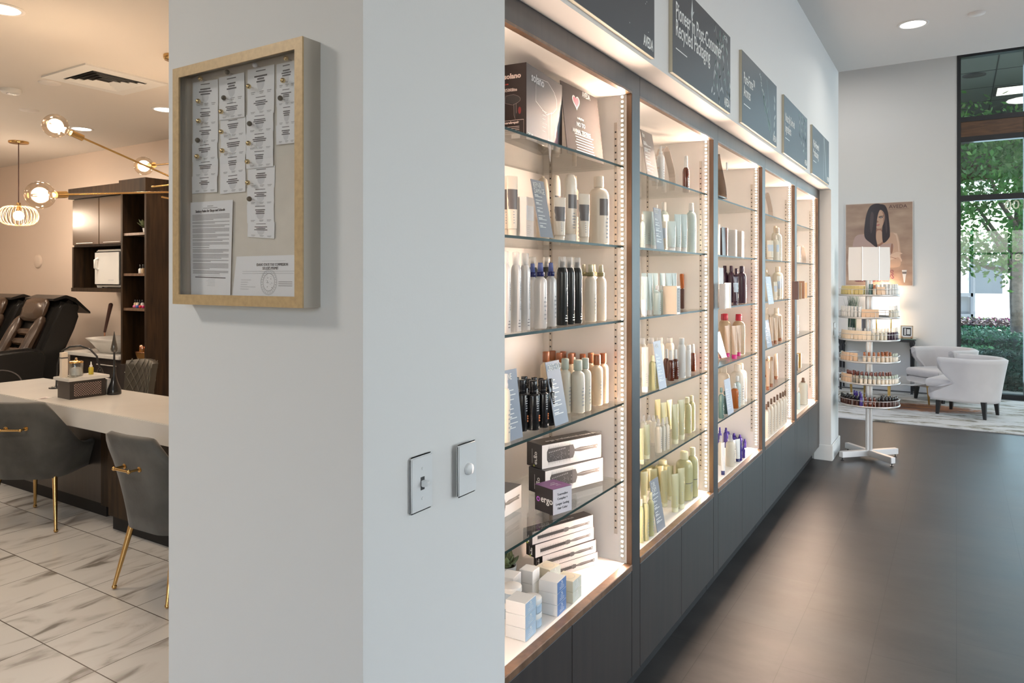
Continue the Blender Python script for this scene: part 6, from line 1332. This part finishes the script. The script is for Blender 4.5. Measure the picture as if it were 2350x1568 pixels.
# crop frame for the drawing (zoom 6.53, origin 1900,440): frame left 245..1280 x, top 165, bottom 1410
def U(x, y): return ((.5-(x-250)/1030)*PW_*.98, (1-(y-165)/1245)*PH*.99+.004)
lay = [0]
def shp(b, pts, m, dz=0):
    lay[0] += 1; X = -.0238-.00012*lay[0]; b.add([(X,)+U(x,y) for x, y in pts], [tuple(range(len(pts)))], m)
def smooth_(pts, n=6):
    out = []; N_ = len(pts)
    for i in range(N_):
        p0, p1, p2, p3 = [pts[(i+k) % N_] for k in (-1,0,1,2)]
        for j in range(n):
            t = j/n; out.append(tuple(.5*((2*p1[c])+(-p0[c]+p2[c])*t+(2*p0[c]-5*p1[c]+4*p2[c]-p3[c])*t*t+(-p0[c]+3*p1[c]-3*p2[c]+p3[c])*t**3) for c in (0,1)))
    return out
sk = pm('printed_skin',(.50,.32,.22),.45); sk2 = pm('printed_skin_dark',(.30,.15,.10),.45); sk3 = pm('printed_skin_light',(.60,.42,.31),.45); hr = pm('printed_hair',(.022,.010,.012),.3); hr2 = pm('printed_hair_sheen',(.06,.035,.035),.3); dr = pm('printed_blouse',(.42,.29,.25),.45); lips = pm('printed_lips',(.40,.14,.12),.4)
b = MB(); shp(b, smooth_([(430,655),(560,620),(720,620),(860,620),(1000,615),(1060,660),(1090,800),(1105,950),(1100,1090),(1060,1130),(900,1140),(620,1140),(400,1000),(385,820),(390,700)]), sk)
shp(b, smooth_([(390,680),(560,640),(700,790),(980,780),(960,930),(900,1000),(400,1000)]), dr); shp(b, smooth_([(960,790),(985,790),(985,880),(965,930),(950,900)]), sk2); shp(b, [(990,620),(1045,630),(1075,760),(1085,900),(1070,900),(1055,770),(1030,660)], sk3)
shp(b, smooth_([(720,540),(810,560),(860,640),(850,760),(740,820),(720,700)]), sk2); shp(b, smooth_([(735,600),(800,580),(840,660),(830,740),(740,780)]), sk)
shp(b, smooth_([(910,980),(1040,905),(1130,930),(1085,950),(1120,1020),(1110,1050),(1060,985),(940,1050),(910,1060)]), sk3); shp(b, smooth_([(905,1060),(1000,1010),(1090,1010),(1100,1100),(1040,1130),(920,1130)]), sk); shp(b, [(925,975),(935,972),(1040,1000),(1030,1008)], sk2)
b.build('printed_figure', r)
b = MB(); shp(b, smooth_([(770,180),(860,200),(905,290),(925,420),(940,600),(930,690),(840,765),(820,600),(830,440),(780,300),(740,180)]), hr); 
shp(b, smooth_([(720,300),(800,270),(850,320),(860,400),(835,490),(800,545),(745,545),(720,500),(715,400)]), sk); shp(b, smooth_([(800,275),(850,325),(855,400),(835,480),(840,380),(825,310)]), sk2)
shp(b, [(765,372),(800,358),(845,358),(845,366),(800,368),(768,384)], hr); shp(b, smooth_([(778,385),(805,370),(835,380),(805,394)],4), hr); shp(b, [(798,378),(812,376),(812,386),(798,388)], P_silver); shp(b, smooth_([(740,425),(765,440),(760,455),(738,458)],3), sk2); shp(b, smooth_([(735,492),(765,482),(788,490),(765,506),(738,508)],3), lips)
b.build('printed_face', r)
b = MB(); shp(b, smooth_([(700,175),(790,180),(810,230),(770,300),(745,400),(730,560),(725,680),(745,830),(640,760),(560,690),(542,600),(555,450),(580,320),(630,215)]), hr); shp(b, smooth_([(650,300),(690,330),(680,500),(650,620),(630,480)]), hr2); shp(b, smooth_([(870,330),(890,420),(900,560),(885,620),(870,480)]), hr2); b.build('printed_hair', r)
b = MB(); br_ = pm('brown_print',(.12,.06,.05),.5); mr_ = pm('maroon_print',(.16,.03,.06),.5); lay[0] += 2
def ptext(s, x, y, size, m, sx=1): yv, zv = U(x, y); b.text(s, size, m, Matrix(((0,0,-1,-.0262),(-1,0,0,yv),(0,1,0,zv),(0,0,0,1))), sx, bold=.0008)
ptext('AVEDA', 925, 250, .067, br_, 1.05); ptext('SAY NO TO', 640, 1215, .055, mr_); ptext('SPLIT ENDS', 470, 1303, .105, mr_, .82); ptext('reduce daily split end repair', 395, 1352, .042, mr_, .93); yv, zv = U(925, 268); b.box((-.0262,yv-.25,zv),(-.026,yv,zv+.002),br_)
b.build('lettering', r)
b = MB(); shp(b, [(1120,1175),(1195,1175),(1165,1360),(1150,1360)], P_silver); shp(b, [(1125,1200),(1190,1200),(1185,1232),(1130,1232)], P_lgrey); b.build('printed_tube', r)
# ---------------------------------------------------------------- outdoors
sbox('ground', (XE+.16,-26,-.2), (70,22,-.06), mat('pale_concrete',(.50,.49,.47),.85,var=.12,vscale=2)); bpy.data.objects['ground']['kind'] = 'structure'
leaf1 = mat('hedge_leaf',(.035,.16,.075),.45,var=.55,vscale=3.5); leaf2 = mat('tree_leaf',(.08,.24,.05),.45,var=.5,vscale=2.5); leaf3 = mat('dark_shrub_leaf',(.02,.07,.045),.5,var=.5,vscale=4); flw = mat('magenta_flower',(.45,.04,.22),.5); pur = mat('purple_foliage',(.12,.07,.10),.5,var=.4,vscale=4); bark = mat('tree_bark',(.16,.135,.13),.9,var=.4,vscale=14,bump=.6,bscale=30)
qr = random.Random(9)
def leafs_(b, pts, size, m, up=.5):
    V, Fc = [], []
    for p in pts:
        a = Vector((qr.gauss(0,1),qr.gauss(0,1),qr.gauss(0,1)+up)).normalized(); s_ = a.orthogonal().normalized(); t_ = a.cross(s_); an = qr.uniform(0,6.28); s_, t_ = s_*math.cos(an)+t_*math.sin(an), t_*math.cos(an)-s_*math.sin(an); z = size*qr.uniform(.6,1.2); k = len(V)
        V += [tuple(Vector(p)-s_*z), tuple(Vector(p)-t_*z*.5), tuple(Vector(p)+s_*z), tuple(Vector(p)+t_*z*.5)]; Fc.append((k,k+1,k+2,k+3))
    b.add(V, Fc, m)
def hedge(name, lab, x0, x1, y0, y1, z1, m, n, core, size=.035, z0=-.06, fl=0, cat='hedge'):
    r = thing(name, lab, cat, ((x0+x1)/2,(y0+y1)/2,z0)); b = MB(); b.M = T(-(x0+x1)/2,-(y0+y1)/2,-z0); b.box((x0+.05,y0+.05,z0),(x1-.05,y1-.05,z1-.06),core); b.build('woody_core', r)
    b = MB(); b.M = T(-(x0+x1)/2,-(y0+y1)/2,-z0); P = []
    for i in range(n):
        s = qr.random(); y = qr.uniform(y0,y1)
        if s < .5: P.append((x0+qr.uniform(-.03,.06),y,qr.uniform(z0,z1)))
        elif s < .9: P.append((qr.uniform(x0,x1),y,z1+qr.uniform(-.06,.05)))
        else: P.append((qr.uniform(x0,x1), y0 if s < .95 else y1, qr.uniform(z0,z1)))
    leafs_(b, P, size, m); b.build('foliage', r)
    if fl: b = MB(); b.M = T(-(x0+x1)/2,-(y0+y1)/2,-z0); leafs_(b, [(qr.uniform(x0-.03,x1),qr.uniform(y0,y1),z1+qr.uniform(-.12,.10)) for _ in range(fl)], .035, flw); b.build('flowers', r)
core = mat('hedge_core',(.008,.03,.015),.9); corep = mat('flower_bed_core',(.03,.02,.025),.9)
def at_d(px, d): a, c = ray(px); return a*d, c*d
hedge('hedge','clipped green hedge nearest the window',15.6,16.7,-4.5,1.0,.50,leaf1,9000,core)
hedge('hedge','rounded light green shrub before the front hedge',14.8,15.45,-.55,.45,.30,mat('light_leaf',(.07,.24,.10),.45,var=.4,vscale=3),2500,core,cat='shrub')
hedge('hedge','second clipped hedge behind the nearest one',17.6,18.5,-5,1.2,.50,leaf1,7000,core,.04)
hedge('flower_bed','purple leaved flower bed with magenta blooms between hedges',18.9,20.0,-5,1.4,.60,pur,5000,corep,.05,fl=260,cat='flower bed')
hedge('hedge','farthest clipped hedge before the car park',20.6,21.6,-5,1.6,.52,mat('yellow_green_leaf',(.12,.24,.05),.45,var=.4,vscale=3),5000,core,.05)
hedge('shrub','dark loose shrub just outside the window',12.6,13.4,-.95,-.3,.42,leaf3,3000,core,.045,cat='shrub')
# tree
tx, ty = at_d(2336, 14.0); tr = thing('tree','leafy street tree with grey trunk outside the window','tree',(tx,ty,-.06)); b = MB()
b.tube([(0,0,0),(.02,0,.6),(0,.03,1.4),(.03,0,2.3),(.0,-.03,3.2),(.05,0,4.4)],.13,bark,12,radii=[.17,.125,.115,.10,.075,.03])
for P_b in ([(0,0,1.75),(.1,.5,1.85),(.0,1.1,2.15),(0,1.7,2.5)],[(0,0,2.0),(-.1,.35,2.5),(-.1,.7,3.1)],[(0,0,2.2),(.2,-.5,2.6),(.2,-1,3.2)],[(0,0,2.6),(-.3,.3,3.1),(-.5,.5,3.7)],[(0,.1,1.85),(-.5,.3,2.2),(-.9,.6,2.7)]): b.tube(P_b,.04,bark,8,radii=[.05,.038,.026,.012][:len(P_b)])
b.build('trunk_and_branches', tr); b = MB(); P = []
for i in range(60):
    a = qr.uniform(0,6.28); rr = 2.1*math.sqrt(qr.random()); cz = qr.uniform(2.1,5.0); cx, cy = rr*math.cos(a), rr*math.sin(a)+.25
    if cz < 2.6 and rr < .5: continue
    for _ in range(230): P.append((cx+qr.gauss(0,.30),cy+qr.gauss(0,.30),cz+qr.gauss(0,.22)-.12*rr))
leafs_(b, P, .066, leaf2); b.build('foliage', tr)
# lift truck shape, building, canopy
tk = thing('forklift','grey forklift parked beyond the hedges','vehicle',(24.2,.35,-.06)); gmt = mat('machine_grey',(.16,.18,.21),.5)
b = MB()
for y in (-.75,.75): b.box((-.05,y-.05,0),(.05,y+.05,2.5),gmt); b.box((1.2,y-.04,0),(1.28,y+.04,2.4),gmt)
for z in (.5,1.1,2.4): b.box((-.05,-.75,z),(.05,.75,z+.10),gmt)
b.box((-.1,-.75,2.45),(1.3,.75,2.53),gmt); b.build('mast_and_cage', tk); b = MB(); b.box((.1,-.7,.25),(1.9,.7,1.15),gmt); b.build('body_block', tk, bevel=.06)
for y in (-.6,.6): MB().cyl((.4,y-.1,.3),(.4,y+.1,.3),.3,P_black,20).build('wheel', tk)
bd = thing('building','white commercial building across the car park','building',(40,-4,-.06)); b = MB(); b.box((0,-14,0),(6,16,3.3),mat('white_render',(.78,.78,.77),.8)); b.build('wall', bd)
b = MB(); b.box((-.06,4.0,1.2),(0,6.5,3.3),mat('pink_render',(.62,.34,.30),.8)); b.build('painted_panel', bd)
for y in (-3.5,-.2,2.2,5.0): MB().box((-.1,y,.9),(.0,y+1.3,2.3),mat('dark_window',(.08,.10,.12),.1)).build('window', bd)
cr_ = thing('canopy_ceiling','outdoor canopy ceiling of dark panels above the window','canopy',(XE+.2,0,4.95)); pan = mat('green_grey_panel',(.085,.10,.09),.6); b = MB(); b.box((0,-9,.0),(6.2,6,.12),pan); b.box((6.2,-9,-.62),(6.45,6,.12),mat('canopy_fascia',(.17,.165,.155),.7)); b.build('panels', cr_)
b = MB()
for i in range(-6, 8): b.box((0,-i*1.22-.008-.55,-.004),(6.2,-i*1.22+.008-.55,-.0005),black_gap)
for x in (1.2,2.4,3.6,4.8): b.box((x-.008,-9,-.004),(x+.008,6,-.0005),black_gap)
b.build('panel_joints', cr_); b = MB(); b.box((3.75,-2.4,-.02),(4.35,-.62,-.004),mat('troffer_lens',(1,.95,.85),.5,emit=(1,.93,.82),es=1.4)); b.box((3.70,-2.45,-.012),(4.40,-.57,-.003),black_gap); b.build('light_panel', cr_)
MB().lathe([(.0,-.006),(.17,-.006),(.17,0)],black_gap,24,c=(2.6,-.25)).build('ceiling_hole', cr_)
sf = thing('porch_beam','brown timber beam of the porch beyond the window','beam',(17.2,-1.5,3.55)); MB().box((0,-7.5,0),(.3,7.5,.30),beam_wood).build('beam', sf); MB().box((0.05,-7.5,.30),(.3,7.5,.85),mat('canopy_fascia',(.17,.165,.155),.7)).build('fascia_board', sf)
for y in (-7.3, 7.2): MB().box((0,y-.1,-3.61),(.25,y+.1,0),beam_wood).build('post', sf)
